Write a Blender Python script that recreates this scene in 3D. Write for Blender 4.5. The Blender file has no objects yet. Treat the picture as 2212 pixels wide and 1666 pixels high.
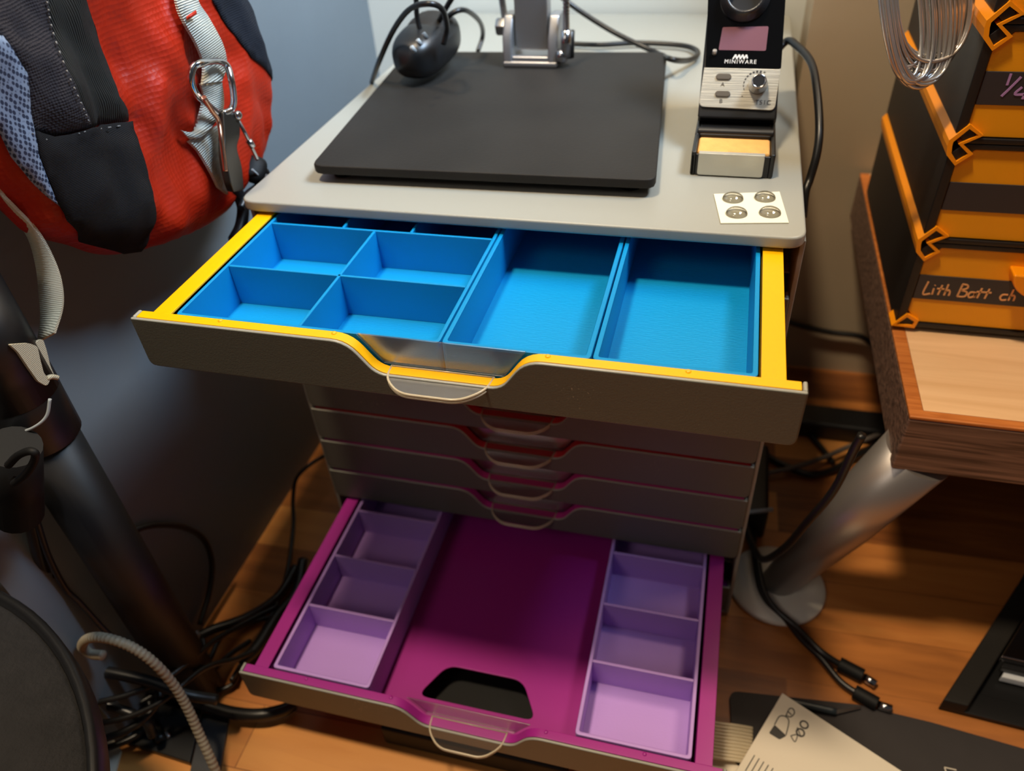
import bpy, bmesh, math, random
from mathutils import Vector, Matrix, noise
from mathutils.geometry import delaunay_2d_cdt, tessellate_polygon
random.seed(7)
S = bpy.context.scene
COL = S.collection

# ------------------------------------------------------------------ camera, light, exposure
CAM = Vector((.100, -.3277, .4718)); YAW, PIT, ROL, FPX = .2992, .6893, -.0756, 1656.0
FW = Vector((-math.sin(YAW)*math.cos(PIT), math.cos(YAW)*math.cos(PIT), -math.sin(PIT)))
R0 = Vector((math.cos(YAW), math.sin(YAW), 0)); U0 = R0.cross(FW)
RT = R0*math.cos(ROL) + U0*math.sin(ROL); UP = U0*math.cos(ROL) - R0*math.sin(ROL)
cd = bpy.data.cameras.new('camera'); cam = bpy.data.objects.new('camera', cd); COL.objects.link(cam)
cd.sensor_width = 36; cd.sensor_fit = 'HORIZONTAL'; cd.lens = 36*FPX/2212
cd.clip_start = .01; cd.clip_end = 50
M = Matrix((RT, UP, -FW)).transposed().to_4x4(); M.translation = CAM
cam.matrix_world = M
cd.dof.use_dof = True; cd.dof.focus_distance = .325; cd.dof.aperture_fstop = 8.5
S.camera = cam
S.view_settings.view_transform = 'Standard'; S.view_settings.look = 'None'
S.view_settings.gamma = 1; S.view_settings.use_curve_mapping = False
S.view_settings.exposure = 0.0

def area(name, loc, aim, size, power, color, shape='SQUARE', size_y=None):
    d = bpy.data.lights.new(name, 'AREA'); d.energy = power; d.color = color; d.size = size
    if size_y: d.shape = 'RECTANGLE'; d.size_y = size_y
    elif shape == 'DISK': d.shape = 'DISK'
    o = bpy.data.objects.new(name, d); COL.objects.link(o); o.location = loc
    o.rotation_euler = (Vector(aim)-Vector(loc)).to_track_quat('-Z', 'Y').to_euler()
    return o
area('ceiling_lamp', (-.19, -.21, 1.5), (.05, -.05, 0), .14, 16, (1, .80, .55), 'DISK')
area('shelf_lamp', (.42, .22, 1.0), (.1, .05, .2), .22, 3.2, (1, .78, .52), 'DISK')
wl = area('cool_wall_fill', (.36, .06, .95), (-.22, .22, .36), .22, 2.0, (.52, .74, 1), size_y=.22)  # added cool panel, narrowed onto the left wall corner; no window known there
wl.data.spread = math.radians(62)
area('front_fill', (-.62, -1.25, 1.5), (0, 0, .15), .5, 3.0, (1, .88, .76))  # added soft fill for the drawer fronts; no lamp known there
W = bpy.data.worlds.new('world'); S.world = W; W.use_nodes = True
wn = W.node_tree.nodes; wn['Background'].inputs[0].default_value = (.80, .78, .80, 1); wn['Background'].inputs[1].default_value = .055

def px(u, v, axis, val):
    """point on the plane axis=val (x 0, y 1, z 2) that the photo shows at pixel u, v"""
    d = FW + RT*((u-1106)/FPX) - UP*((v-833)/FPX)
    return CAM + d*((val-CAM[axis])/d[axis])
def pxp(u, v, P, n):
    d = FW + RT*((u-1106)/FPX) - UP*((v-833)/FPX)
    return CAM + d*((P-CAM).dot(n)/d.dot(n))

# ------------------------------------------------------------------ materials
def lin(c):
    return tuple(((x/255)/12.92 if x/255 <= .04045 else ((x/255+.055)/1.055)**2.4) for x in c)
def mat(name, rgb, rough=.5, metal=0, bump=None, spec=.5, var=0, vscale=30, coat=0, trans=0, sheen=0, emit=None):
    m = bpy.data.materials.new(name); m.use_nodes = True; N = m.node_tree.nodes; L = m.node_tree.links
    b = N['Principled BSDF']; c = lin(rgb)
    b.inputs['Base Color'].default_value = (*c, 1); b.inputs['Roughness'].default_value = rough
    b.inputs['Metallic'].default_value = metal; b.inputs['Specular IOR Level'].default_value = spec
    b.inputs['Coat Weight'].default_value = coat; b.inputs['Transmission Weight'].default_value = trans
    b.inputs['Sheen Weight'].default_value = sheen
    tc = N.new('ShaderNodeTexCoord')
    if var:
        nz = N.new('ShaderNodeTexNoise'); nz.inputs['Scale'].default_value = vscale; nz.inputs['Detail'].default_value = 6
        L.new(tc.outputs['Object'], nz.inputs['Vector'])
        mr = N.new('ShaderNodeMapRange'); mr.inputs[1].default_value = .3; mr.inputs[2].default_value = .7
        mr.inputs[3].default_value = 1-var; mr.inputs[4].default_value = 1+var
        L.new(nz.outputs[0], mr.inputs[0])
        mx = N.new('ShaderNodeVectorMath'); mx.operation = 'SCALE'; mx.inputs[0].default_value = c
        L.new(mr.outputs[0], mx.inputs['Scale']); L.new(mx.outputs[0], b.inputs['Base Color'])
    if bump:
        kind, sc, st = bump[:3]
        mp = N.new('ShaderNodeMapping'); L.new(tc.outputs['Object'], mp.inputs[0])
        if len(bump) > 3: mp.inputs['Scale'].default_value = bump[3]
        if kind == 'noise':
            t = N.new('ShaderNodeTexNoise'); t.inputs['Scale'].default_value = sc; t.inputs['Detail'].default_value = 4; o = t.outputs[0]
        elif kind == 'wave':
            t = N.new('ShaderNodeTexWave'); t.inputs['Scale'].default_value = sc; t.inputs['Distortion'].default_value = .6; t.bands_direction = bump[4] if len(bump) > 4 else 'Z'; o = t.outputs['Fac']
        else:
            t = N.new('ShaderNodeTexVoronoi'); t.inputs['Scale'].default_value = sc; t.inputs['Randomness'].default_value = .15; o = t.outputs['Distance']
        L.new(mp.outputs[0], t.inputs['Vector'])
        bp = N.new('ShaderNodeBump'); bp.inputs['Strength'].default_value = st; bp.inputs['Distance'].default_value = .001
        L.new(o, bp.inputs['Height']); L.new(bp.outputs[0], b.inputs['Normal'])
    if emit:
        b.inputs['Emission Color'].default_value = (*lin(emit[:3]), 1); b.inputs['Emission Strength'].default_value = emit[3]
    return m
def clear(name, tint=(1, 1, 1), gloss=.35, rough=.06):
    """thin clear plastic: see-through with a fresnel gloss"""
    m = bpy.data.materials.new(name); m.use_nodes = True; N = m.node_tree.nodes; L = m.node_tree.links
    N.remove(N['Principled BSDF']); out = N['Material Output']
    t = N.new('ShaderNodeBsdfTransparent'); t.inputs[0].default_value = (*tint, 1)
    g = N.new('ShaderNodeBsdfGlossy'); g.inputs['Roughness'].default_value = rough
    f = N.new('ShaderNodeFresnel'); f.inputs[0].default_value = 1.45
    a = N.new('ShaderNodeMath'); a.operation = 'MULTIPLY_ADD'; a.inputs[1].default_value = .7; a.inputs[2].default_value = gloss*.2
    mx = N.new('ShaderNodeMixShader'); L.new(f.outputs[0], a.inputs[0]); L.new(a.outputs[0], mx.inputs[0])
    L.new(t.outputs[0], mx.inputs[1]); L.new(g.outputs[0], mx.inputs[2]); L.new(mx.outputs[0], out.inputs[0])
    return m
def wood(name, c1, c2, scale=(3, 60, 60), rough=.45, bands=9):
    m = bpy.data.materials.new(name); m.use_nodes = True; N = m.node_tree.nodes; L = m.node_tree.links
    b = N['Principled BSDF']; b.inputs['Roughness'].default_value = rough
    tc = N.new('ShaderNodeTexCoord'); mp = N.new('ShaderNodeMapping'); mp.inputs['Scale'].default_value = scale
    L.new(tc.outputs['Object'], mp.inputs[0])
    n = N.new('ShaderNodeTexNoise'); n.inputs['Scale'].default_value = bands; n.inputs['Detail'].default_value = 8; n.inputs['Distortion'].default_value = .8
    L.new(mp.outputs[0], n.inputs['Vector'])
    r = N.new('ShaderNodeValToRGB'); r.color_ramp.elements[0].position = .36; r.color_ramp.elements[1].position = .66
    r.color_ramp.elements[0].color = (*lin(c1), 1); r.color_ramp.elements[1].color = (*lin(c2), 1)
    L.new(n.outputs[0], r.inputs[0]); L.new(r.outputs[0], b.inputs['Base Color'])
    return m
def floor_wood():
    m = bpy.data.materials.new('floor_wood_blocks'); m.use_nodes = True; N = m.node_tree.nodes; L = m.node_tree.links
    b = N['Principled BSDF']; b.inputs['Roughness'].default_value = .38
    tc = N.new('ShaderNodeTexCoord'); mp = N.new('ShaderNodeMapping'); mp.inputs['Location'].default_value = (.06, .013, 0)
    mp.inputs['Rotation'].default_value = (0, 0, -.03)
    L.new(tc.outputs['Object'], mp.inputs[0])
    br = N.new('ShaderNodeTexBrick'); br.inputs['Scale'].default_value = 1; br.inputs['Brick Width'].default_value = .33
    br.inputs['Row Height'].default_value = .041; br.inputs['Mortar Size'].default_value = .0004; br.offset = .37; br.inputs['Bias'].default_value = 0
    br.inputs['Color1'].default_value = (0, 0, 0, 1); br.inputs['Color2'].default_value = (1, 1, 1, 1); br.inputs['Mortar'].default_value = (0.2, .2, .2, 1)
    L.new(mp.outputs[0], br.inputs['Vector'])
    m2 = N.new('ShaderNodeMapping'); m2.inputs['Scale'].default_value = (5, 42, 1); L.new(tc.outputs['Object'], m2.inputs[0])
    n = N.new('ShaderNodeTexNoise'); n.inputs['Scale'].default_value = 2.2; n.inputs['Detail'].default_value = 8; n.inputs['Distortion'].default_value = .6
    L.new(m2.outputs[0], n.inputs['Vector'])
    ad = N.new('ShaderNodeMath'); ad.operation = 'MULTIPLY_ADD'; ad.inputs[1].default_value = .55
    L.new(n.outputs[0], ad.inputs[0])
    sc = N.new('ShaderNodeMath'); sc.operation = 'MULTIPLY_ADD'; sc.inputs[1].default_value = .75; sc.inputs[2].default_value = -.12
    L.new(br.outputs['Color'], sc.inputs[0]); L.new(sc.outputs[0], ad.inputs[2])
    r = N.new('ShaderNodeValToRGB'); e = r.color_ramp.elements
    e[0].position = .15; e[0].color = (*lin((122, 70, 34)), 1); e[1].position = .85; e[1].color = (*lin((214, 146, 76)), 1)
    x = e.new(.5); x.color = (*lin((186, 116, 56)), 1)
    L.new(ad.outputs[0], r.inputs[0]); L.new(r.outputs[0], b.inputs['Base Color'])
    return m

m_wall = mat('wall_lit_pale', (214, 216, 208), .6, var=.04, vscale=5)  # paler tone stands in for lamp light falling on the back wall
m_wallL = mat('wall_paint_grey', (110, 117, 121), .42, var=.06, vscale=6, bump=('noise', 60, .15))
m_wallR = mat('wall_dim_taupe', (176, 158, 132), .5, var=.05, vscale=7, bump=('noise', 9, .3, (8, 8, .6)))  # browner tone stands in for the different light on this section
m_floor = floor_wood()
m_light = mat('light_grey_plastic', (156, 155, 145), .38, bump=('noise', 900, .05))
m_dark = mat('dark_grey_plastic', (92, 93, 84), .42, bump=('noise', 1500, .12))
m_darkin = mat('inner_dark', (40, 40, 42), .6)
_N = m_dark.node_tree.nodes; _L = m_dark.node_tree.links
_tc = _N.new('ShaderNodeTexCoord'); _a = _N.new('ShaderNodeTexNoise'); _a.inputs['Scale'].default_value = 900; _b = _N.new('ShaderNodeTexNoise'); _b.inputs['Scale'].default_value = 26
_L.new(_tc.outputs['Object'], _a.inputs['Vector']); _L.new(_tc.outputs['Object'], _b.inputs['Vector'])
_m = _N.new('ShaderNodeMath'); _m.operation = 'MULTIPLY'; _L.new(_a.outputs[0], _m.inputs[0]); _L.new(_b.outputs[0], _m.inputs[1])
_r = _N.new('ShaderNodeValToRGB'); _r.color_ramp.elements[0].position = .46; _r.color_ramp.elements[0].color = (*lin((92, 93, 84)), 1)
_r.color_ramp.elements[1].position = .52; _r.color_ramp.elements[1].color = (*lin((170, 160, 140)), 1)
_L.new(_m.outputs[0], _r.inputs[0]); _L.new(_r.outputs[0], _N['Principled BSDF'].inputs['Base Color'])
m_yellow = mat('yellow_plastic', (244, 182, 0), .35)
m_blue = mat('blue_printed_plastic', (0, 138, 202), .5, spec=.3, bump=('wave', 900, .25, (1, 1, 1), 'Z'))
m_bluef = mat('blue_printed_floor', (0, 144, 206), .5, spec=.3, bump=('noise', 260, .25, (1, 8, 1)))
m_lilac = mat('lilac_printed_plastic', (186, 146, 222), .42, bump=('wave', 900, .2, (1, 1, 1), 'Z'))
m_black = mat('black_plastic', (22, 22, 23), .38)
m_blackm = mat('matte_black_steel', (32, 29, 26), .62, spec=.3, var=.2, vscale=22, bump=('noise', 500, .15))
m_rubber = mat('black_rubber', (14, 14, 14), .6, spec=.25)
m_cable = mat('black_cable', (24, 23, 22), .36)
m_alu = mat('cast_aluminium', (168, 168, 170), .38, metal=.85)
m_silver = mat('brushed_silver', (205, 202, 190), .35, metal=.6, bump=('noise', 300, .2, (.15, 8, 1)))
m_steel = mat('polished_steel', (190, 190, 192), .16, metal=1)
m_wire = mat('bare_metal_wire', (206, 200, 192), .28, metal=.75)
m_bronze = mat('warm_steel', (200, 150, 122), .3, metal=1)
m_glassb = mat('black_gloss_glass', (8, 8, 9), .08, coat=.5)
m_disp = mat('display_reflection', (128, 88, 98), .15, coat=.5)  # pink reflection on the screen is put into its base colour
m_sponge = mat('tan_sponge', (226, 168, 92), .95, bump=('noise', 900, .6), var=.08, vscale=200)
m_white = mat('white_ink', (235, 232, 228), .5)
m_ink = mat('dark_ink', (50, 48, 46), .6)
m_paper = mat('white_card', (214, 204, 186), .6)
m_liner = mat('cream_backing_paper', (238, 232, 208), .45)
m_clear = clear('clear_plastic', gloss=.05, rough=.28)
m_window = clear('clear_label_window', gloss=.1, rough=.25)
m_grip = mat('clear_acrylic_edge', (240, 226, 196), .2, trans=.45)
m_orange = mat('orange_printed_plastic', (240, 158, 8), .45, bump=('wave', 700, .12, (1, 1, 1), 'Z'))
m_orangeh = mat('bright_orange_plastic', (250, 150, 6), .4)
m_blackp = mat('black_printed_plastic', (18, 17, 17), .45, bump=('wave', 700, .15, (1, 1, 1), 'Z'))
m_blackl = mat('dark_label_plastic', (48, 45, 48), .5)
m_purpleink = mat('purple_ink', (176, 134, 190), .5)
m_orangeink = mat('peach_ink', (232, 168, 110), .5)
m_maple = wood('maple_wood', (214, 170, 124), (232, 192, 148), (2, 26, 26), .45, 3)
m_cherry = wood('cherry_trim', (166, 92, 38), (196, 118, 56), (4, 60, 60), .4)
m_walnut = wood('walnut_wood', (78, 58, 48), (142, 110, 92), (3, 50, 90), .5, 5)
m_red = mat('red_ripstop_nylon', (168, 34, 8), .48, bump=('voro', 420, .35), sheen=0, spec=.3, var=.06, vscale=40)
m_greyf = mat('dark_grey_fabric', (46, 42, 46), .8, bump=('voro', 900, .8), spec=.25)
m_blackf = mat('charcoal_fabric', (24, 22, 23), .85, bump=('wave', 500, .4), spec=.25)
m_zip = mat('black_zip_tape', (26, 27, 24), .7, bump=('wave', 330, .8, (1, 1, 1), 'Y'))
m_navy = mat('navy_fabric', (24, 27, 36), .8, bump=('voro', 900, .6), spec=.25)
m_web = mat('grey_webbing', (186, 186, 174), .75, bump=('wave', 300, .6, (1, 1, 1), 'Z'))
m_cream = mat('cream_webbing', (196, 186, 158), .8, bump=('wave', 420, .3, (1, 1, 1), 'Z'))
m_stitch = mat('grey_stitch', (120, 118, 116), .7)
m_hose = mat('grey_braided_sleeve', (152, 142, 122), .5)
m_grey = mat('pale_grey_cord', (150, 156, 158), .5)
m_pad = mat('black_felt', (26, 24, 24), .95, bump=('noise', 400, .8), var=.25, vscale=90)
m_mat = mat('dark_cutting_mat', (40, 35, 36), .7, var=.08, vscale=60)
# honeycomb mesh on the pack's side: open net in blue-grey
m_mesh = mat('blue_grey_net', (126, 142, 168), .6)
N = m_mesh.node_tree.nodes; L = m_mesh.node_tree.links
_t = N.new('ShaderNodeTexCoord'); _v = N.new('ShaderNodeTexVoronoi'); _v.inputs['Scale'].default_value = 760; _v.inputs['Randomness'].default_value = .12
_mp = N.new('ShaderNodeMapping'); _mp.inputs['Rotation'].default_value = (.5, 0, 0); _mp.inputs['Scale'].default_value = (1, 1, .62)
L.new(_t.outputs['Object'], _mp.inputs[0]); L.new(_mp.outputs[0], _v.inputs['Vector'])
_r = N.new('ShaderNodeValToRGB'); _r.color_ramp.elements[0].position = .40; _r.color_ramp.elements[0].color = (*lin((44, 54, 78)), 1)
_r.color_ramp.elements[1].position = .52; _r.color_ramp.elements[1].color = (*lin((138, 154, 178)), 1)
L.new(_v.outputs['Distance'], _r.inputs[0]); L.new(_r.outputs[0], N['Principled BSDF'].inputs['Base Color'])

# ------------------------------------------------------------------ builders
ORG = {}
def link(o, parent):
    COL.objects.link(o)
    if parent: o.parent = parent
def obj(name, bm, mats, parent=None, bevel=0, seg=2, smooth=False, solid=0, label=None):
    """one mesh object; the bmesh is given in world coordinates"""
    if not isinstance(mats, (list, tuple)): mats = [mats]
    bmesh.ops.recalc_face_normals(bm, faces=bm.faces)
    if smooth:
        for f in bm.faces: f.smooth = True
    if parent:
        org = ORG[parent.name]
    else:
        vs = [v.co for v in bm.verts]
        org = Vector(((min(v.x for v in vs)+max(v.x for v in vs))/2, (min(v.y for v in vs)+max(v.y for v in vs))/2, min(v.z for v in vs)))
    bmesh.ops.translate(bm, verts=bm.verts, vec=-org)
    me = bpy.data.meshes.new(name); bm.to_mesh(me); bm.free()
    for m in mats: me.materials.append(m)
    o = bpy.data.objects.new(name, me); link(o, parent)
    if not parent: o.location = org
    ORG[o.name] = org
    if solid:
        s = o.modifiers.new('solid', 'SOLIDIFY'); s.thickness = solid; s.offset = -1
    if bevel:
        b = o.modifiers.new('bevel', 'BEVEL'); b.width = bevel; b.segments = seg; b.limit_method = 'ANGLE'; b.angle_limit = math.radians(38)
        try: me.shade_smooth()
        except Exception: pass
        w = o.modifiers.new('wn', 'WEIGHTED_NORMAL'); w.keep_sharp = True
    if label: o['label'] = label
    return o
def tag(o, label, cat, group=None):
    o['label'] = label; o['category'] = cat
    if group: o['group'] = group
    return o
def struct(o, label=None):
    o['kind'] = 'structure'
    if label: o['label'] = label
    return o
def thing(name, loc, label, cat, group=None):
    o = bpy.data.objects.new(name, None); o.empty_display_size = .01; COL.objects.link(o); o.location = loc
    ORG[o.name] = Vector(loc); return tag(o, label, cat, group)
def B(): return bmesh.new()
def box(bm, x0, x1, y0, y1, z0, z1, mi=0, M=None):
    vs = [bm.verts.new((x, y, z)) for z in (z0, z1) for y in (y0, y1) for x in (x0, x1)]
    if M is not None:
        for v in vs: v.co = M @ v.co
    fs = [bm.faces.new([vs[i] for i in q]) for q in ((0, 2, 3, 1), (4, 5, 7, 6), (0, 1, 5, 4), (1, 3, 7, 5), (3, 2, 6, 7), (2, 0, 4, 6))]
    for f in fs: f.material_index = mi
    return fs
AX = {'x': lambda a, b, t: (t, a, b), 'y': lambda a, b, t: (a, t, b), 'z': lambda a, b, t: (a, b, t)}
def prism(bm, poly, ax, t0, t1, mi=0, capmi=None, M=None):
    """extrude a 2-D outline along an axis; concave outlines are fine"""
    f3 = AX[ax]; n = len(poly)
    a = [bm.verts.new(f3(p[0], p[1], t0)) for p in poly]; b = [bm.verts.new(f3(p[0], p[1], t1)) for p in poly]
    if M is not None:
        for v in a+b: v.co = M @ v.co
    for i in range(n):
        bm.faces.new((a[i], a[(i+1) % n], b[(i+1) % n], b[i])).material_index = mi
    for ring in (a, b):
        f = bm.faces.new(ring); f.material_index = mi if capmi is None or ring is b else capmi
def ring_prism(bm, outer, inner, ax, t0, t1, mi=0):
    f3 = AX[ax]; n = len(outer)
    v = [[bm.verts.new(f3(p[0], p[1], t)) for p in poly] for poly in (outer, inner) for t in (t0, t1)]
    o0, o1, i0, i1 = v
    for k in range(n):
        j = (k+1) % n
        for q in ((o0[k], o0[j], o1[j], o1[k]), (i0[k], i0[j], i1[j], i1[k]), (o0[k], o0[j], i0[j], i0[k]), (o1[k], o1[j], i1[j], i1[k])):
            bm.faces.new(q).material_index = mi
def plate_hole(bm, outer, holes, z0, z1, mi=0):
    polys = [outer]+holes; flat = [p for q in polys for p in q]
    tris = tessellate_polygon([[Vector((p[0], p[1], 0)) for p in q] for q in polys])
    a = [bm.verts.new((p[0], p[1], z0)) for p in flat]; b = [bm.verts.new((p[0], p[1], z1)) for p in flat]
    for t in tris:
        bm.faces.new([a[i] for i in t]).material_index = mi; bm.faces.new([b[i] for i in t]).material_index = mi
    k = 0
    for q in polys:
        n = len(q)
        for i in range(n):
            j = (i+1) % n
            bm.faces.new((a[k+i], a[k+j], b[k+j], b[k+i])).material_index = mi
        k += n
def roundpoly(pts, r, n=4):
    """round the corners of a closed 2-D outline"""
    out = []; m = len(pts)
    for i in range(m):
        p = Vector(pts[i]); a = Vector(pts[i-1]); c = Vector(pts[(i+1) % m])
        rr = r[i] if isinstance(r, (list, tuple)) else r
        if rr <= 0: out.append(tuple(p)); continue
        da = min(rr, (a-p).length*.48); dc = min(rr, (c-p).length*.48)
        s = p+(a-p).normalized()*da; e = p+(c-p).normalized()*dc
        for k in range(n+1):
            t = k/n; q = s*(1-t)**2+p*2*t*(1-t)+e*t*t; out.append((q.x, q.y))
    return out
def smooth_path(P, n=8):
    P = [Vector(p) for p in P]
    if len(P) < 3: return P
    out = []
    for i in range(len(P)-1):
        a = P[i-1] if i else P[0]*2-P[1]; b = P[i]; c = P[i+1]; d = P[i+2] if i+2 < len(P) else P[-1]*2-P[-2]
        for k in range(n):
            t = k/n
            out.append(.5*((2*b)+(c-a)*t+(2*a-5*b+4*c-d)*t*t+(3*b-a-3*c+d)*t**3))
    out.append(P[-1]); return out
def tube(bm, P, r, n=8, sm=8, closed=False, mi=0, rf=None):
    if sm: P = smooth_path(P, sm)
    else: P = [Vector(p) for p in P]
    rings = []; nn = len(P); up = None
    for i, p in enumerate(P):
        t = (P[min(i+1, nn-1)]-P[max(i-1, 0)])
        if closed: t = P[(i+1) % nn]-P[i-1]
        if t.length < 1e-9: t = Vector((0, 0, 1))
        t.normalize()
        if up is None:
            up = t.orthogonal().normalized()
        else:
            up = up-t*up.dot(t)
            up = up.normalized() if up.length > 1e-6 else t.orthogonal().normalized()
        s = t.cross(up); rr = rf(i/(nn-1), i) if rf else r
        rings.append([bm.verts.new(p+(up*math.cos(2*math.pi*k/n)+s*math.sin(2*math.pi*k/n))*rr) for k in range(n)])
    for i in range(nn if closed else nn-1):
        a = rings[i]; b = rings[(i+1) % nn]
        for k in range(n):
            f = bm.faces.new((a[k], a[(k+1) % n], b[(k+1) % n], b[k])); f.smooth = True; f.material_index = mi
    if not closed:
        for q in (rings[0], rings[-1]): bm.faces.new(q).material_index = mi
def ribbon(bm, A, Bp, th=.0012, mi=0):
    """flat strap between two edge paths A and B, given real thickness"""
    A = smooth_path(A, 6); Bp = smooth_path(Bp, 6); n = len(A); R = []
    for i in range(n):
        t = (A[min(i+1, n-1)]-A[max(i-1, 0)]); nrm = t.cross(Bp[i]-A[i]); nrm = nrm.normalized()*th/2
        R.append([bm.verts.new(q) for q in (A[i]+nrm, Bp[i]+nrm, Bp[i]-nrm, A[i]-nrm)])
    for i in range(n-1):
        for k in range(4):
            f = bm.faces.new((R[i][k], R[i][(k+1) % 4], R[i+1][(k+1) % 4], R[i+1][k])); f.smooth = k in (0, 2); f.material_index = mi
    for q in (R[0], R[-1]): bm.faces.new(q)
def lathe(bm, prof, n=32, M=None, mi=0, cap=True):
    """prof: list of (radius, height) round the z axis"""
    R = []
    for r, h in prof:
        if r < 1e-6: R.append([bm.verts.new((0, 0, h))]*n)
        else: R.append([bm.verts.new((r*math.cos(2*math.pi*k/n), r*math.sin(2*math.pi*k/n), h)) for k in range(n)])
    for i in range(len(R)-1):
        for k in range(n):
            q = [R[i][k], R[i][(k+1) % n], R[i+1][(k+1) % n], R[i+1][k]]; q2 = []
            for v in q:
                if v not in q2: q2.append(v)
            if len(q2) > 2:
                f = bm.faces.new(q2); f.smooth = True; f.material_index = mi
    for q in (R[0], R[-1]):
        if cap and q[0] != q[1]: bm.faces.new(q).material_index = mi
    if M is not None:
        done = set()
        for ring in R:
            for v in ring:
                if v not in done: done.add(v); v.co = M @ v.co
def frame_M(P, x, y, z):
    m = Matrix((x, y, z)).transposed().to_4x4(); m.translation = P; return m
def axis_M(P, z):
    z = Vector(z).normalized(); x = z.orthogonal().normalized(); return frame_M(Vector(P), x, z.cross(x), z)
def strokes(bm, lines, M, w, d=.0003, sm=5):
    """pen strokes lying in a frame's xy plane"""
    for l in lines:
        P = smooth_path([Vector((p[0], p[1], 0)) for p in l], sm) if len(l) > 2 else [Vector((p[0], p[1], 0)) for p in l]
        P = [M @ p for p in P]; z = (M.to_3x3() @ Vector((0, 0, 1))).normalized(); A = []; n = len(P)
        for i, p in enumerate(P):
            t = P[min(i+1, n-1)]-P[max(i-1, 0)]; s = t.cross(z).normalized()*w/2
            A.append([bm.verts.new(q) for q in (p-s, p+s, p+s+z*d, p-s+z*d)])
        for i in range(n-1):
            for k in range(4): bm.faces.new((A[i][k], A[i][(k+1) % 4], A[i+1][(k+1) % 4], A[i+1][k]))
        for q in (A[0], A[-1]): bm.faces.new(q)
def cable(name, P, r, label, m=None, group=None, cat='cable', n=8):
    bm = B(); tube(bm, P, r, n); return tag(obj(name, bm, m or m_cable, smooth=True), label, cat, group)

# ------------------------------------------------------------------ the room
bm = B(); box(bm, -.9, 1.4, -1.2, .5, -.02, 0); struct(obj('floor', bm, m_floor), 'wood block floor in brown and honey tones')
bm = B(); box(bm, -.26, .152, .362, .40, 0, 1.5); struct(obj('wall_back', bm, m_wall), 'wall behind the drawer cabinet, lamp light put into its pale tone')
bm = B(); box(bm, .152, 1.4, .297, .40, 0, 1.5); struct(obj('wall_right', bm, m_wallR), 'wall section behind the wooden desk, its light put into a taupe tone')
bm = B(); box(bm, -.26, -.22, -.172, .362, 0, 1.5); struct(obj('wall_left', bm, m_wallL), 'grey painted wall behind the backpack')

# ------------------------------------------------------------------ drawer cabinet
PITCH = .02865; ZT = .2922
cab = thing('drawer_cabinet', (0, .17, 0), 'light grey ten-drawer desktop cabinet with two drawers pulled open', 'drawer cabinet')
bm = B()
for s in (-1, 1):
    box(bm, *sorted((s*.1402, s*.1425)), .003, .352, .002, .2934)
box(bm, -.1402, .1402, .349, .352, .002, .2934)
box(bm, -.1402, .1402, .003, .349, .002, .0042)
for k in range(1, 10):
    for s in (-1, 1): box(bm, *sorted((s*.1335, s*.1402)), .02, .349, ZT-.0262-PITCH*(k-1)-.0006, ZT-.0262-PITCH*(k-1)+.0006)
obj('body', bm, m_light, cab, bevel=.0005)
bm = B(); prism(bm, roundpoly([(-.1415, -.0065), (.1415, -.0065), (.1415, .357), (-.1415, .357)], .009, 6), 'z', .2936, .2995)
obj('top_plate', bm, m_light, cab, bevel=.0012, seg=3)
for x in (-.13, .13):
    for y in (.02, .335):
        bm = B(); lathe(bm, [(.006, 0), (.007, .002)], 16, Matrix.Translation((x, y, 0))); obj('foot', bm, m_rubber, cab)

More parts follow.
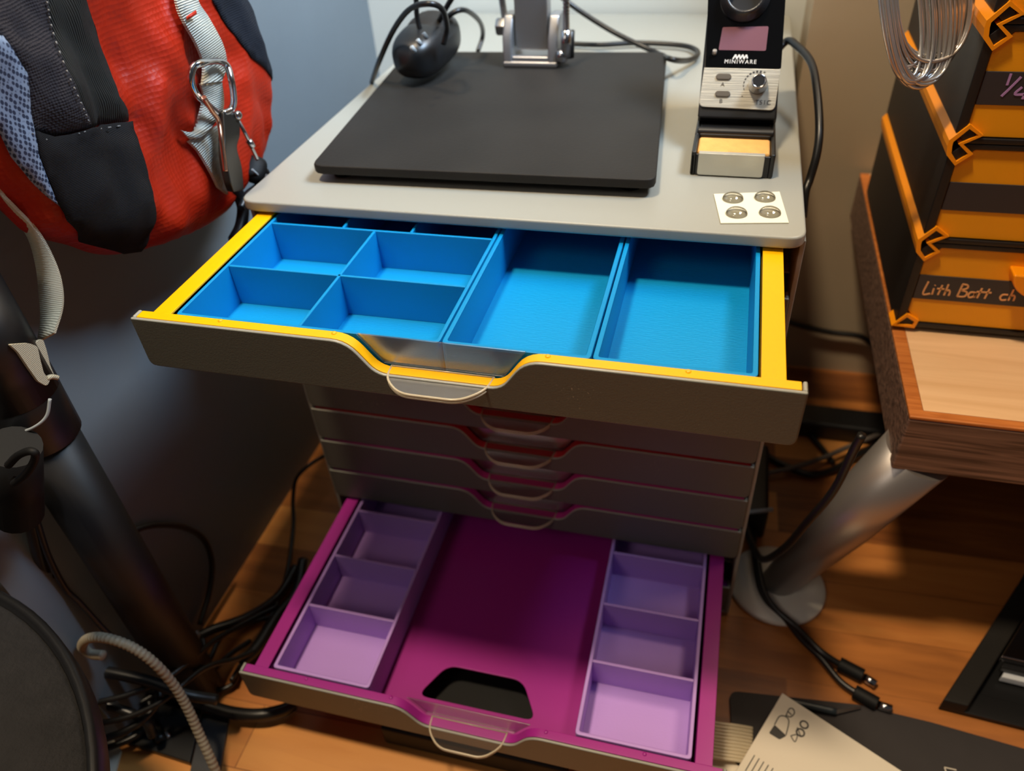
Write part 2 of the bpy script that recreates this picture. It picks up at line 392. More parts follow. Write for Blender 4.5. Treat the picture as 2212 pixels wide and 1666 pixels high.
def outline(zt, h, xw, r=.003, dz=0.0):
    """front outline in x, z with the finger notch in its upper edge"""
    b = zt-h
    return roundpoly([(-xw, b), (xw, b), (xw, zt), (.0368, zt), (.0262, zt-.0152+dz), (-.0268, zt-.0152+dz), (-.0378, zt), (-xw, zt)],
                     [r, r, 0, .007, .005, .005, .007, 0], 5)
COLS = [(255, 196, 0), (255, 166, 0), (244, 122, 10), (226, 74, 30), (204, 30, 26), (196, 30, 40), (206, 44, 132), (196, 42, 140), (160, 34, 136), (130, 34, 140)]
CN = ['yellow', 'amber', 'orange', 'orange red', 'red', 'dark red', 'magenta', 'plum', 'purple', 'violet']
PULL = {1: -.105, 9: -.1405}
for n in range(1, 11):
    f = PULL.get(n, 0.0); zt = ZT-(n-1)*PITCH
    mt = m_yellow if n == 1 else mat('drawer_plastic_'+CN[n-1].replace(' ', '_'), COLS[n-1], .38)
    bm = B()
    zb = zt-.0255
    prism(bm, outline(zt-.0001, .0252, .1378, .001), 'y', f+.0018, f+.0066)          # coloured lip behind the front
    hole = roundpoly([(-.0385, f+.0215), (.0345, f+.0215), (.0215, f+.0445), (-.0265, f+.0445)], .007, 5)
    plate_hole(bm, [(-.1245, f+.0066), (.1245, f+.0066), (.1245, f+.33), (-.1245, f+.33)], [hole], zb, zb+.0012)
    for s in (-1, 1):
        box(bm, *sorted((s*.1238, s*.1252)), f+.0066, f+.33, zb, zt-.001)
        box(bm, *sorted((s*.1238, s*.1327)), f+.0066, f+.33, zt-.0030, zt-.0004)
        box(bm, *sorted((s*.1315, s*.1327)), f+.0066, f+.33, zt-.0075, zt-.003)
        for xx in (.045, .098):
            lathe(bm, [(.0012, 0), (.0012, .0006), (.0004, .001)], 8, Matrix.Translation((s*xx, f+.0052, zt-.0004)))
    box(bm, -.1252, .1252, f+.328, f+.33, zb, zt-.001)
    state = 'pulled out' if n in PULL else 'closed'
    dr = obj('drawer', bm, mt, cab, bevel=.0011, seg=2, label='%s drawer, %s, number %d from the top' % (CN[n-1], state, n))
    ORG[dr.name] = ORG[cab.name]
    bm = B()
    prism(bm, outline(zt, .0262, .14, .004), 'y', f, f+.0017, 0, 1)
    for s in (-1, 1): box(bm, *sorted((s*.1382, s*.14)), f+.0014, f+.0072, zt-.0255, zt)
    for fc in bm.faces:
        c = fc.calc_center_median(); nr = fc.normal
        fc.normal_update()
        if abs(fc.normal.y) > .5 and c.y < f+.0005: fc.material_index = 1
        elif c.z < zt-.0165 or (abs(c.x) > .1385 and abs(fc.normal.z) < .5): fc.material_index = 1
    obj('front_panel', bm, [m_light, m_dark], dr, bevel=.0009, seg=3)
    bm = B()
    prism(bm, [(-.0265, zt-.0148), (.0259, zt-.0148), (.0358, zt-.0008), (-.0368, zt-.0008)], 'y', f+.0072, f+.0082)
    obj('label_window', bm, m_window, dr, bevel=.0003, seg=1)
    zh = zt-.0150
    U = roundpoly([(-.0228, f+.0073), (-.0222, f-.0015), (-.0135, f-.0095), (.0118, f-.0095), (.0205, f-.0015), (.0218, f+.0073)], [0, .006, .005, .005, .006, 0], 5)
    Ui = [(p[0]*.94-.0001, f+.0073+(p[1]-f-.0073)*.91) for p in U]
    bm = B(); prism(bm, U, 'z', zh-.0010, zh)
    obj('handle_plate', bm, m_clear, dr)
    bm = B(); k = len(U)
    P = [Vector((p[0], p[1], zh-.0006)) for p in U]
    tube(bm, P, .00055, 8, 0)
    tube(bm, [p+Vector((0, 0, -.0016)) for p in P[1:-1]], .0004, 8, 0)
    tube(bm, [P[0], P[-1]], .0004, 8, 0)
    obj('handle', bm, m_grip, dr, label='clear plastic pull')

def bin_tray(name, x0, x1, y0, y1, z0, z1, ys, xs_front, xs_back, m, mf, label, group, t=.0018):
    """printed open box with dividers; ys = cross walls, xs_* = long walls in front of / behind the last cross wall"""
    o = thing(name, ((x0+x1)/2, y0, z0), label, 'organizer tray', group)
    bm = B()
    ring_prism(bm, roundpoly([(x0, y0), (x1, y0), (x1, y1), (x0, y1)], .0022, 3), roundpoly([(x0+t, y0+t), (x1-t, y0+t), (x1-t, y1-t), (x0+t, y1-t)], .0012, 3), 'z', z0, z1)
    obj('wall', bm, m, o, bevel=.00035, seg=1)
    bm = B(); box(bm, x0+t*.5, x1-t*.5, y0+t*.5, y1-t*.5, z0, z0+.0011); obj('base', bm, mf, o)
    h = t*.45; d = .0002
    for y in ys:
        bm = B(); box(bm, x0+t, x1-t, y-h, y+h, z0+.001, z1-d); obj('divider', bm, m, o, bevel=.0003, seg=1)
    for x in xs_front:
        bm = B(); box(bm, x-h, x+h, y0+t, (ys[-1] if ys else y1)-h, z0+.001, z1-d); obj('divider', bm, m, o, bevel=.0003, seg=1)
    for x in xs_back:
        bm = B(); box(bm, x-h, x+h, ys[-1]+h, y1-t, z0+.001, z1-d); obj('divider', bm, m, o, bevel=.0003, seg=1)
    return o
bin_tray('divided_tray', -.1232, -.0006, -.0966, .115, .2681, .2905, [-.0540, -.0108], [-.0637], [-.0815, -.0445], m_blue, m_bluef,
         'blue tray split into small compartments, left side of the open yellow drawer', 'blue trays in the yellow drawer')
bin_tray('open_tray', .0001, .0609, -.0966, .115, .2681, .2905, [], [], [], m_blue, m_bluef,
         'undivided blue tray in the middle of the open yellow drawer', 'blue trays in the yellow drawer', .0021)
bin_tray('open_tray', .0616, .1230, -.0966, .115, .2681, .2905, [], [], [], m_blue, m_bluef,
         'undivided blue tray at the right end of the open yellow drawer', 'blue trays in the yellow drawer', .0021)
bin_tray('divided_tray', -.1218, -.0600, -.1325, .10, .0390, .0622, [-.0875, -.0478, -.0075, .033], [], [], m_lilac, m_lilac,
         'lilac three-compartment tray on the left of the purple drawer', 'lilac trays in the purple drawer', .0021)
bin_tray('divided_tray', .0602, .1220, -.1325, .10, .0390, .0622, [-.0875, -.0478, -.0075, .033], [], [], m_lilac, m_lilac,
         'lilac three-compartment tray on the right of the purple drawer', 'lilac trays in the purple drawer', .0021)

# ------------------------------------------------------------------ black stand on the cabinet
TP = .2995
Bc = [px(671, 357, 2, .3095), px(1417, 389, 2, .3095), px(1441, 112, 2, .3095), px(858, 108, 2, .3095)]
Bc[3] = Bc[0]+(Bc[2]-Bc[1])+Vector((-.004, -.004, 0))
st = thing('magnifier_stand', (-.02, .1, TP), 'flat black steel base plate with a grey bracket post standing on the cabinet top', 'stand')
bm = B(); prism(bm, roundpoly([(p.x, p.y) for p in Bc], .006, 3), 'z', .3045, .3095)
obj('base_plate', bm, m_blackm, st, bevel=.0008)
for i in range(4):
    c = Bc[i]*.86+(Bc[0]+Bc[1]+Bc[2]+Bc[3])*.035
    bm = B(); lathe(bm, [(.006, TP), (.0065, .3046)], 20, Matrix.Translation((c.x, c.y, 0))); obj('rubber_foot', bm, m_rubber, st)
bm = B(); a = Bc[0]*.95+Bc[2]*.05; b = Bc[1]*.97+Bc[3]*.03
tube(bm, [(a.x+.006, a.y+.004, .3030), (b.x-.004, b.y+.004, .3030)], .0018, 8, 0); obj('front_rail', bm, m_rubber, st)
# bracket: U-shaped casting, post between its cheeks
xl, xr, yb = -.0470, -.0100, .183
bm = B()
box(bm, xl, xr, yb, yb+.030, .3096, .3135)
for x0 in (xl, xr-.0065):
    prism(bm, [(yb, .3100), (yb+.030, .3100), (yb+.030, .330), (yb+.022, .340), (yb+.010, .340), (yb+.002, .328)], 'x', x0, x0+.0065)
box(bm, xl+.006, xr-.006, yb+.001, yb+.006, .3100, .3165)
obj('bracket', bm, m_alu, st, bevel=.0012)
bm = B(); box(bm, xl+.0075, xr-.0075, yb+.008, yb+.020, .3185, .420); obj('post', bm, m_alu, st, bevel=.001)
bm = B(); lathe(bm, [(.0062, 0), (.0062, .0055), (.005, .007)], 6, axis_M((xl-.0002, yb+.016, .331), (-1, 0, 0))); obj('nut', bm, m_steel, st, bevel=.0005)
bm = B(); lathe(bm, [(.0045, 0), (.0045, .004), (.003, .006)], 20, axis_M((xr+.0002, yb+.004, .3165), (1, -.3, .1))); obj('screw', bm, m_steel, st)
def gooseneck(P, r, nm='flexible_arm'):
    bm = B(); P = smooth_path(P, 30); tube(bm, P, r, 12, 0, rf=lambda t, i: r*(1.0 if i % 3 == 0 else .80)); return obj(nm, bm, m_steel, st)
P = [px(1222, 118, 1, .186), px(1223, 60, 1, .186), px(1224, 0, 1, .186), px(1224, -60, 1, .186)]
P[0].z = max(P[0].z, .312)
gooseneck([px(1223, 66, 1, .186), px(1223, 30, 1, .186), px(1224, -60, 1, .186)], .0024)
bm = B(); tube(bm, [px(1222, 122, 1, .186), px(1223, 64, 1, .186)], .0034, 14, 0); obj('arm_sleeve', bm, m_steel, st)
bm = B(); tube(bm, [px(1230, 124, 1, .19), px(1231, 66, 1, .19)], .0032, 14, 0); obj('arm_post', bm, m_black, st)
gooseneck([px(1093, 52, 1, .200), px(1086, 10, 1, .200), px(1078, -60, 1, .200)], .0026)

# ------------------------------------------------------------------ small camera / controller with its cables
ct = thing('inline_controller', tuple(px(905, 150, 2, .3096)), 'rounded black handheld controller lying on the back left corner of the black plate', 'controller')
a = px(896, 122, 2, .3260); b = px(955, 68, 2, .3300); ax = (b-a).normalized()
zz = Vector((0, 0, 1)); zz = (zz-ax*zz.dot(ax)).normalized(); Mx = frame_M(a, ax.cross(zz)*-1, zz, ax)
bm = B(); Ln = (b-a).length+.010
def capsule(bm, M, L, rx, ry, n=28, m=16, mi=0, e=2.6):
    R = []
    for i in range(m+1):
        t = i/m; s = math.sin(math.pi*min(max(t, .0), 1)); r = (1-abs(2*t-1)**3.2)**.5
        R.append([bm.verts.new(M @ Vector((math.copysign(abs(math.cos(w))**(2/e), math.cos(w))*rx*r, math.copysign(abs(math.sin(w))**(2/e), math.sin(w))*ry*r, (t-.22)*L))) for w in [2*math.pi*k/n for k in range(n)]])
    for i in range(m):
        for k in range(n):
            f = bm.faces.new((R[i][k], R[i][(k+1) % n], R[i+1][(k+1) % n], R[i+1][k])); f.smooth = True; f.material_index = mi
capsule(bm, Mx, Ln*1.28, .0165, .0150)
bmesh.ops.remove_doubles(bm, verts=bm.verts, dist=1e-5)
obj('shell', bm, m_black, ct, smooth=True)
bm = B(); capsule(bm, Mx @ Matrix.Translation((0, .0025, Ln*.30)), Ln*.72, .0150, .0142)
bmesh.ops.remove_doubles(bm, verts=bm.verts, dist=1e-5); obj('button_panel', bm, m_blackm, ct, smooth=True)
bm = B()
for k, (u, v) in enumerate(((890, 103), (903, 88), (916, 74))):
    q = px(u, v, 2, .346); lathe(bm, [(.0014, -.003), (.0014, .0006), (.0006, .001)], 10, axis_M(q, Vector((-.35, -.4, .85))))
obj('button', bm, m_grey, ct)
ccs = [([(958, 95, .335), (965, 60, .345), (955, 20, .36), (925, 8, .365), (885, 20, .36), (850, 65, .345), (820, 130, .325), (803, 178, .300)], 'looped black cable falling over the left edge of the cabinet top'),
       ([(908, 66, .340), (900, 30, .35), (899, -40, .37)], 'thin black cable rising straight up from the controller'),
       ([(945, 52, .340), (965, 15, .352), (992, -30, .365)], 'black cable slanting up and right from the controller'),
       ([(950, 58, .335), (975, 30, .345), (1005, 22, .345), (1035, 45, .33), (1043, 75, .315), (1032, 112, .305)], 'black cable loop between controller and grey bracket')]
for P, lab in ccs: cable('controller_cable', [px(u, v, 2, z) for u, v, z in P], .0017, lab, group='cables of the black controller')
cable('power_cable', [px(1190, -25, 1, .25), px(1250, 22, 1, .25), px(1330, 72, 1, .243), px(1420, 115, 1, .232), px(1450, 128, 2, .313), px(1483, 131, 2, .306), px(1505, 122, 2, .3035), px(1503, 108, 2, .303), px(1470, 98, 2, .303),
                      px(1380, 93, 2, .303), px(1300, 97, 2, .303), px(1235, 95, 2, .303)], .0019, 'black cable looping behind the black plate towards the soldering station')

# ------------------------------------------------------------------ soldering station
ss = thing('soldering_station', (.1065, .10, TP), 'small black soldering station with silver control panel and tan sponge on the cabinet top', 'soldering station')
n_ = Vector((0, -.855, .518)); v_ = Vector((0, .518, .855)); u_ = Vector((1, 0, 0)); P0 = Vector((.1062, .0878, .3190))
FM = frame_M(P0, u_, v_, n_)
def fuv(u, v):
    q = pxp(u, v, P0, n_)-P0; return (q.dot(u_), q.dot(v_))
bm = B()
xa, xb = .0862, .1268
prism(bm, [(.0528, TP), (.150, TP), (.150, .3125), (.0752, .3125), (.0752, .3035), (.0545, .3035), (.0545, .3108), (.0528, .3108)], 'x', xa, xa+.0022)
prism(bm, [(.0528, TP), (.150, TP), (.150, .3125), (.0752, .3125), (.0752, .3035), (.0545, .3035), (.0545, .3108), (.0528, .3108)], 'x', xa+.0022, xb-.0022)
prism(bm, [(.0528, TP), (.150, TP), (.150, .3125), (.0528, .3120)], 'x', xa, xa+.0024)
prism(bm, [(.0528, TP), (.150, TP), (.150, .3125), (.0528, .3120)], 'x', xb-.0024, xb)
tube(bm, [(xa+.001, .0780, .3125), (xb-.001, .0780, .3125)], .0024, 10, 0)
obj('base', bm, m_black, ss, bevel=.0012)
# leaning head, narrower towards its top
bm = B()
prof = [(.0905, .3125), (.0905, .3150), (.0862, .3165), (.0878, .3190)]+[(P0.y+v_.y*.085, P0.z+v_.z*.085), (.150, .396), (.150, .3125)]
prism(bm, prof, 'x', xa+.0002, xb-.0002)
for v in bm.verts:
    k = max(0, (v.co.z-.315)/.06); v.co.x = .1064+(v.co.x-.1064)*(1-.085*k)-.0030*k
obj('housing', bm, m_black, ss, bevel=.0022, seg=3)
def onface(pts, h0, h1, m, nm, parent, r=0, bev=0):
    poly = [fuv(*p) for p in pts]
    if r: poly = roundpoly(poly, r, 5)
    bm = B(); prism(bm, poly, 'z', h0, h1, M=FM); return obj(nm, bm, m, parent, bevel=bev)
onface([(1521, 147), (1686, 151), (1673, 240), (1509, 231)], .0004, .0012, m_silver, 'control_panel', ss, [0, 0, .003, .003], .0002)
onface([(1524, 145), (1687, 149), (1701, -70), (1532, -70)], .0003, .0009, m_glassb, 'glass_front', ss, [.0005, .0005, .0005, .0005])
disp = onface([(1552, 109), (1654, 111), (1660, 58), (1561, 60)], .0008, .0011, m_disp, 'display', ss, .0008)
def pill(u, v, w, h, nm):
    c = fuv(u, v); pts = []
    for s, a0 in ((1, -math.pi/2), (-1, math.pi/2)):
        for k in range(9):
            a = a0+math.pi*k/8; pts.append((c[0]+s*(w-h)/2+math.cos(a)*h/2, c[1]+math.sin(a)*h/2))
    bm = B(); prism(bm, pts, 'z', .0010, .0020, M=FM); obj(nm, bm, mat('button_grey', (92, 84, 74), .4), ss, bevel=.0003)
pill(1563, 167, .0078, .0030, 'push_button'); pill(1561, 204, .0078, .0030, 'push_button')
kc = fuv(1637, 185); bm = B()
lathe(bm, [(.0049, .001), (.0047, .004), (.0036, .0095), (.0036, .0100), (.0030, .0103), (.0028, .0098)], 28, FM @ Matrix.Translation((kc[0], kc[1], 0)))
kn = obj('knob', bm, m_steel, ss)
for nmx, (uu, vv) in (('a', (0, 0)),):
    pass
def text(nm, s, u, v, size, m, parent, M0, h=.0013, ext=.00008, spacing=1.0):
    c = bpy.data.curves.new(nm, 'FONT'); c.body = s; c.size = size; c.extrude = ext; c.align_x = 'CENTER'; c.align_y = 'CENTER'; c.space_character = spacing
    t = bpy.data.objects.new(nm, c); COL.objects.link(t)
    me = bpy.data.meshes.new_from_object(t.evaluated_get(bpy.context.evaluated_depsgraph_get())); bpy.data.objects.remove(t)
    bm = B(); bm.from_mesh(me); bmesh.ops.transform(bm, matrix=M0 @ Matrix.Translation((u, v, h)), verts=bm.verts)
    o = obj(nm, bm, m, parent); return o
text('lettering', 'A', *fuv(1561, 184), .0030, m_ink, ss, FM)
text('lettering', 'B', *fuv(1557, 220), .0030, m_ink, ss, FM)
text('lettering', 'TS1C', *fuv(1648, 223), .0032, m_ink, ss, FM, spacing=1.15)
text('lettering', 'MINIWARE', *fuv(1599, 135), .0028, m_white, ss, FM, spacing=1.25)
text('lettering', '+', *fuv(1651, 158), .0026, m_ink, ss, FM)
text('lettering', '-', *fuv(1603, 208), .0030, m_ink, ss, FM)
c = fuv(1599, 124); bm = B()
for k in range(4):
    x = c[0]-.0027+k*.0018
    strokes(bm, [[(x-.0009, -.0011+c[1]), (x+.0003, .0011+c[1])], [(x+.0003, .0011+c[1]), (x+.0009, -.0007+c[1])]], FM @ Matrix.Translation((0, 0, .0010)), .0007, .0001, 0)
obj('logo_mark', bm, m_white, ss)
bm = B()
for k in range(9):
    a = math.radians(205-k*15); w = .0003+.00009*k
    strokes(bm, [[(kc[0]-.0006+math.cos(a)*.0066, kc[1]+math.sin(a)*.0066), (kc[0]-.0006+math.cos(a-.17)*.0066, kc[1]+math.sin(a-.17)*.0066)]], FM @ Matrix.Translation((0, 0, .0012)), w*1.2, .0001)
obj('dial_scale', bm, m_ink, ss)
c = fuv(1610, -6); bm = B(); HM = FM @ Matrix.Translation((c[0], c[1], .0005))
lathe(bm, [(.0125, 0), (.0125, .002), (.0105, .004), (.0100, .007), (.0085, .007), (.0085, .001)], 36, HM)
obj('iron_holder', bm, mat('holder_black', (40, 40, 42), .3), ss)
bm = B(); box(bm, xa+.0026, xb-.0026, .0560, .0745, .3036, .3112)
obj('sponge', bm, m_sponge, ss, bevel=.0012)
bm = B(); prism(bm, roundpoly([(.0898, .3003), (.1217, .3003), (.1217, .3115), (.0898, .3115)], .0012, 3), 'y', .0519, .0527)
box(bm, .0898, .1217, .0519, .0550, .3112, .3117)
obj('tray_lip', bm, m_silver, ss, bevel=.0002)
bm = B(); tube(bm, [FM @ Vector((*fuv(1543, 118), .0012)), FM @ Vector((*fuv(1544, 112), .0030))], .0011, 8, 0); obj('tip_screw', bm, m_wire, ss)
cable('power_cable', [(.118, .153, .318)]+[px(u, v, 1, y) for u, v, y in ((1695, 92, .170), (1722, 100, .160), (1752, 135, .140), (1764, 190, .120), (1770, 270, .100), (1765, 330, .090), (1750, 385, .085), (1740, 415, .080), (1734, 470, .075))],
      .0022, 'black cable curving from the soldering station down the right side of the cabinet')

# ------------------------------------------------------------------ sheet of clear bumpers
bs = thing('bumper_sheet', (.118, .02, TP), 'cream backing card with four clear domed bumpers at the front right of cabinet top', 'bumper sheet')
q = [px(1542, 419, 2, TP+.0006), px(1684, 414, 2, TP+.0006), px(1704, 481, 2, TP+.0006), px(1557, 482, 2, TP+.0006)]
bm = B(); prism(bm, [(p.x, p.y) for p in q], 'z', TP+.0001, TP+.0006); obj('backing_card', bm, m_liner, bs)
m_dome = clear('clear_silicone', (.97, .96, .93), gloss=.6, rough=.05)
for u, v in ((1583, 430), (1652, 428), (1591, 462), (1663, 461)):
    p = px(u, v, 2, TP+.0006); bm = B()
    lathe(bm, [(.0050, 0), (.0050, .0004), (.0047, .0013), (.0036, .0022), (.002, .0028), (0, .003)], 28, Matrix.Translation(p))
    obj('bumper', bm, m_dome, bs)

# ------------------------------------------------------------------ backpack hanging by the left wall
XB = -.183
def bp2(u, v):
    p = px(u, v, 0, XB+.018); return (p.y, p.z)
def dens(P, k=5):
    P2 = [Vector((x, y, 0)) for x, y in P]; out = smooth_path(P2, k); return [(p.x, p.y) for p in out]
sil = dens([(-330, -160), (-300, 60), (-120, 250), (0, 372), (34, 413), (81, 454), (118, 500), (165, 522), (218, 536), (262, 552), (303, 557), (350, 550), (403, 533), (464, 506), (503, 476), (520, 450), (545, 425), (572, 385), (594, 340), (606, 285), (603, 230), (597, 180), (591, 140), (576, 80), (550, 5), (520, -70), (480, -160)], 4)
R_mesh = [(-160, 60), (0, 77), (34, 124), (54, 158), (60, 215), (68, 270), (77, 329), (107, 403), (128, 447), (100, 427), (60, 386), (20, 336), (0, 292), (-60, 220), (-160, 130)]
R_grey = [(-160, -140), (80, -140), (101, 0), (114, 67), (144, 148), (175, 218), (198, 275), (151, 289), (111, 296), (72, 282), (60, 215), (54, 158), (34, 124), (0, 77), (-160, 60)]
R_zip = [(80, -140), (150, -140), (188, 0), (208, 60), (235, 144), (259, 208), (279, 262), (198, 275), (175, 218), (144, 148), (114, 67), (101, 0)]
R_pock = [(72, 282), (111, 296), (151, 289), (198, 275), (279, 262), (296, 319), (312, 370), (326, 430), (326, 487), (316, 515), (300, 540), (262, 545), (218, 532), (165, 518), (140, 475), (126, 447), (107, 403), (77, 329)]
R_navy = [(400, -160), (460, 0), (480, 37), (514, 81), (544, 124), (571, 145), (597, 180), (591, 140), (576, 80), (550, 5), (520, -70), (480, -160)]
silw = [bp2(*p) for p in sil]
def seg_d(p, a, b):
    ax, ay = a; bx, by = b; dx, dy = bx-ax, by-ay; t = max(0, min(1, ((p[0]-ax)*dx+(p[1]-ay)*dy)/(dx*dx+dy*dy+1e-12)))
    return math.hypot(p[0]-ax-t*dx, p[1]-ay-t*dy)
def poly_d(p, P): return min(seg_d(p, P[i-1], P[i]) for i in range(len(P)))
def inside(p, P):
    c = False
    for i in range(len(P)):
        (x1, y1), (x2, y2) = P[i-1], P[i]
        if (y1 > p[1]) != (y2 > p[1]) and p[0] < (x2-x1)*(p[1]-y1)/(y2-y1)+x1: c = not c
    return c
zipw = [bp2(*p) for p in ((80, -140), (101, 0), (114, 67), (144, 148), (175, 218), (198, 275))]
zipw2 = [bp2(*p) for p in ((188, 0), (208, 60), (235, 144), (259, 208), (279, 262), (296, 319), (312, 370), (326, 430), (326, 487), (303, 557))]
seam3 = [bp2(*p) for p in ((72, 282), (111, 296), (151, 289), (198, 275), (279, 262))]
seam4 = [bp2(*p) for p in ((0, 77), (54, 158), (60, 215), (77, 329), (107, 403), (140, 475))]
strapw = [bp2(*p) for p in ((400, 0), (420, 70), (460, 160), (455, 230), (430, 290), (470, 380), (490, 430))]
def line_d(p, P): return min(seg_d(p, P[i-1], P[i]) for i in range(1, len(P)))
def bulge(p, front=True):
    d = poly_d(p, silw) if inside(p, silw) else 0
    h = .024*math.sqrt(max(0, 1-(1-min(d/.034, 1))**2))
    if not front: return -min(.030, h*1.1)
    for L_, dep, w in ((zipw, .002, .004), (zipw2, .0035, .006), (seam3, .0022, .0035), (seam4, .002, .004), (strapw, .004, .008)):
        h -= dep*math.exp(-(line_d(p, L_)/w)**2)*min(1, d/.01)
    nz = noise.noise(Vector((p[0]*28, p[1]*28, 3)))*.0050+noise.noise(Vector((p[0]*70+p[1]*50, p[1]*40-p[0]*20, 9)))*.0022
    q = Vector((p[0]*34-p[1]*9, p[1]*15+p[0]*10, 5))
    nz += (.5-abs(noise.noise(q)))*.0075+(.4-abs(noise.noise(q*2.3)))*.0028
    h += nz*min(1, d/.012)
    return h
def patch(poly_w, step, extra, front=True):
    """surface over an outline: outline points plus an inner grid, triangulated"""
    V = [Vector(p) for p in poly_w]; n = len(V); E_ = [(i, (i+1) % n) for i in range(n)]
    xs = [p[0] for p in poly_w]; ys = [p[1] for p in poly_w]
    y = min(xs)
    j = 0
    while y < max(xs):
        z = min(ys)+(step/2 if j % 2 else 0)
        while z < max(ys):
            if inside((y, z), poly_w) and poly_d((y, z), poly_w) > step*.55: V.append(Vector((y, z)))
            z += step
        y += step*.87; j += 1
    r = delaunay_2d_cdt(V, E_, [], 0, 1e-7)
    bm = B(); vs = [bm.verts.new((XB+bulge((v.x, v.y), front)+extra, v.x, v.y)) for v in r[0]]
    for f in r[2]:
        c = [sum(r[0][i][k] for i in f)/len(f) for k in (0, 1)]
        if inside(c, poly_w):
            fc = bm.faces.new([vs[i] for i in f]); fc.smooth = True
    return bm
def redens(P, mx=.004):
    out = []
    for i in range(len(P)):
        a = Vector(P[i]); b = Vector(P[(i+1) % len(P)]); k = max(1, int((b-a).length/mx))
        out += [tuple(a.lerp(b, t/k)) for t in range(k)]
    return out
silw = redens(silw, .005)
pk = thing('backpack', (XB, -.03, .30), 'red and black hiking backpack hanging at the left wall beside the cabinet', 'backpack')
bm = patch(silw, .0032, 0)
b2 = patch(silw, .012, -.0001, False); me_ = bpy.data.meshes.new('tmp'); b2.to_mesh(me_); b2.free(); bm.from_mesh(me_)
bmesh.ops.remove_doubles(bm, verts=bm.verts, dist=.0004)
obj('body', bm, m_red, pk, smooth=True, label='red ripstop body')
def bps(u, v, h=.002):
    x = XB+.018
    for _ in range(5):
        p = px(u, v, 0, x); x = XB+bulge((p.y, p.z))+h
    return px(u, v, 0, x)
def panel(nm, R, m, lab, off=.0011, k=4):
    P = []
    for u, v in R:
        q = Vector(tuple(bps(u, v, .001).yz))
        if not inside(q, silw) or poly_d(q, silw) < .0016:
            c = min((Vector(w) for w in silw), key=lambda w: (w-q).length); g = Vector((-.06, .40)); q = c+(g-c).normalized()*.0022
        P.append(tuple(q))
    P = redens(P, .003)
    return obj(nm, patch(P, .0034, off), m, pk, smooth=True, solid=.0011, label=lab)
panel('mesh_pocket', R_mesh, m_mesh, 'blue-grey net pocket', .0014)
panel('side_panel', R_grey, m_greyf, 'dark grey woven panel')
panel('zip_panel', R_zip, m_zip, 'black zip strip', .0008)
panel('lower_pocket', R_pock, m_blackf, 'charcoal lower pocket', .0018)
panel('back_panel', R_navy, m_navy, 'dark navy panel', .001)
bm = B()
for A in (((72, 285), (111, 300), (151, 293), (198, 279), (275, 267)), ((105, 0), (118, 67), (147, 148), (178, 218), (199, 268))):
    P = smooth_path([bps(u-3, v+3, .0025) for u, v in A], 12)
    for i in range(0, len(P)-1, 3): tube(bm, [P[i], P[i+1]], .00035, 5, 0)
obj('stitching', bm, m_stitch, pk)
bm = B(); A = [(376, -40), (380, 10), (397, 50), (423, 97), (438, 141), (436, 181)]; Bb = [(420, -40), (428, 5), (450, 40), (480, 97), (488, 141), (478, 176)]
ribbon(bm, [bps(u, v, .006) for u, v in A], [bps(u, v, .006) for u, v in Bb], .0014)
A = [(432, 182), (438, 210), (430, 250), (415, 285), (392, 282)]; Bb = [(478, 176), (482, 215), (476, 245), (440, 292), (408, 300)]
ribbon(bm, [bps(u, v, .0045) for u, v in A], [bps(u, v, .0045) for u, v in Bb], .0014)
A = [(405, 305), (425, 325), (450, 365), (470, 405)]; Bb = [(470, 270), (480, 310), (488, 370), (490, 420)]
ribbon(bm, [bps(u, v, .003) for u, v in A], [bps(u, v, .003) for u, v in Bb], .0014)
obj('webbing_strap', bm, m_web, pk, label='light grey webbing')
bm = B(); ribbon(bm, [bps(402, 36, .0072), bps(423, 22, .0072)], [bps(404, 44, .0072), bps(425, 30, .0072)], .0004); obj('stitch_bar', bm, m_red, pk)
cb = thing('carabiner', tuple(bps(460, 240, .010)), 'metal carabiner with a small tool body clipped to the grey strap of the backpack', 'carabiner')
H = .0115
bm = B(); tube(bm, [bps(u, v, H) for u, v in ((470, 245), (448, 225), (425, 205), (413, 175), (418, 145), (440, 135), (470, 132), (490, 142), (500, 175), (505, 215), (500, 235), (482, 245))], .0017, 8)
obj('ring', bm, m_steel, cb)
bm = B(); A = [(475, 240), (478, 290), (480, 340), (490, 390), (498, 415)]; Bb = [(510, 245), (512, 290), (505, 320), (515, 360), (520, 410)]
ribbon(bm, [bps(u, v, H) for u, v in A], [bps(u, v, H) for u, v in Bb], .004); obj('tool_body', bm, mat('dark_gunmetal', (70, 66, 60), .35, metal=.8), cb, bevel=.0006)
bm = B(); tube(bm, [bps(u, v, H+.003) for u, v in ((440, 210), (458, 240), (472, 262), (478, 300), (484, 345), (487, 370))], .0012, 8); obj('gate', bm, m_bronze, cb)
bm = B(); tube(bm, [bps(u, v, H) for u, v in ((512, 255), (528, 285), (540, 310), (556, 345))], .0010, 8); tube(bm, [bps(u, v, H) for u, v in ((536, 302), (546, 318))], .0018, 8); obj('wire_arm', bm, m_steel, cb)
bm = B(); lathe(bm, [(.0022, 0), (.0024, .003), (.0012, .004)], 14, axis_M(bps(508, 250, H+.001), (1, -.4, .3))); obj('rivet', bm, m_steel, cb)
ck = thing('cord_lock', tuple(px(545, 385, 0, -.152)), 'black cord lock and buckle at the lower right of the backpack beside the cabinet corner', 'cord lock')
bm = B(); c = px(545, 382, 0, -.158); capsule(bm, axis_M(c, (0, .8, .5)), .017, .0055, .0065, 16, 10); bmesh.ops.remove_doubles(bm, verts=bm.verts, dist=1e-5)
obj('barrel', bm, m_rubber, ck, smooth=True)
bm = B(); tube(bm, [px(u, v, 0, -.160) for u, v in ((500, 400), (515, 420), (525, 450), (520, 490), (505, 520))], .0035, 8)
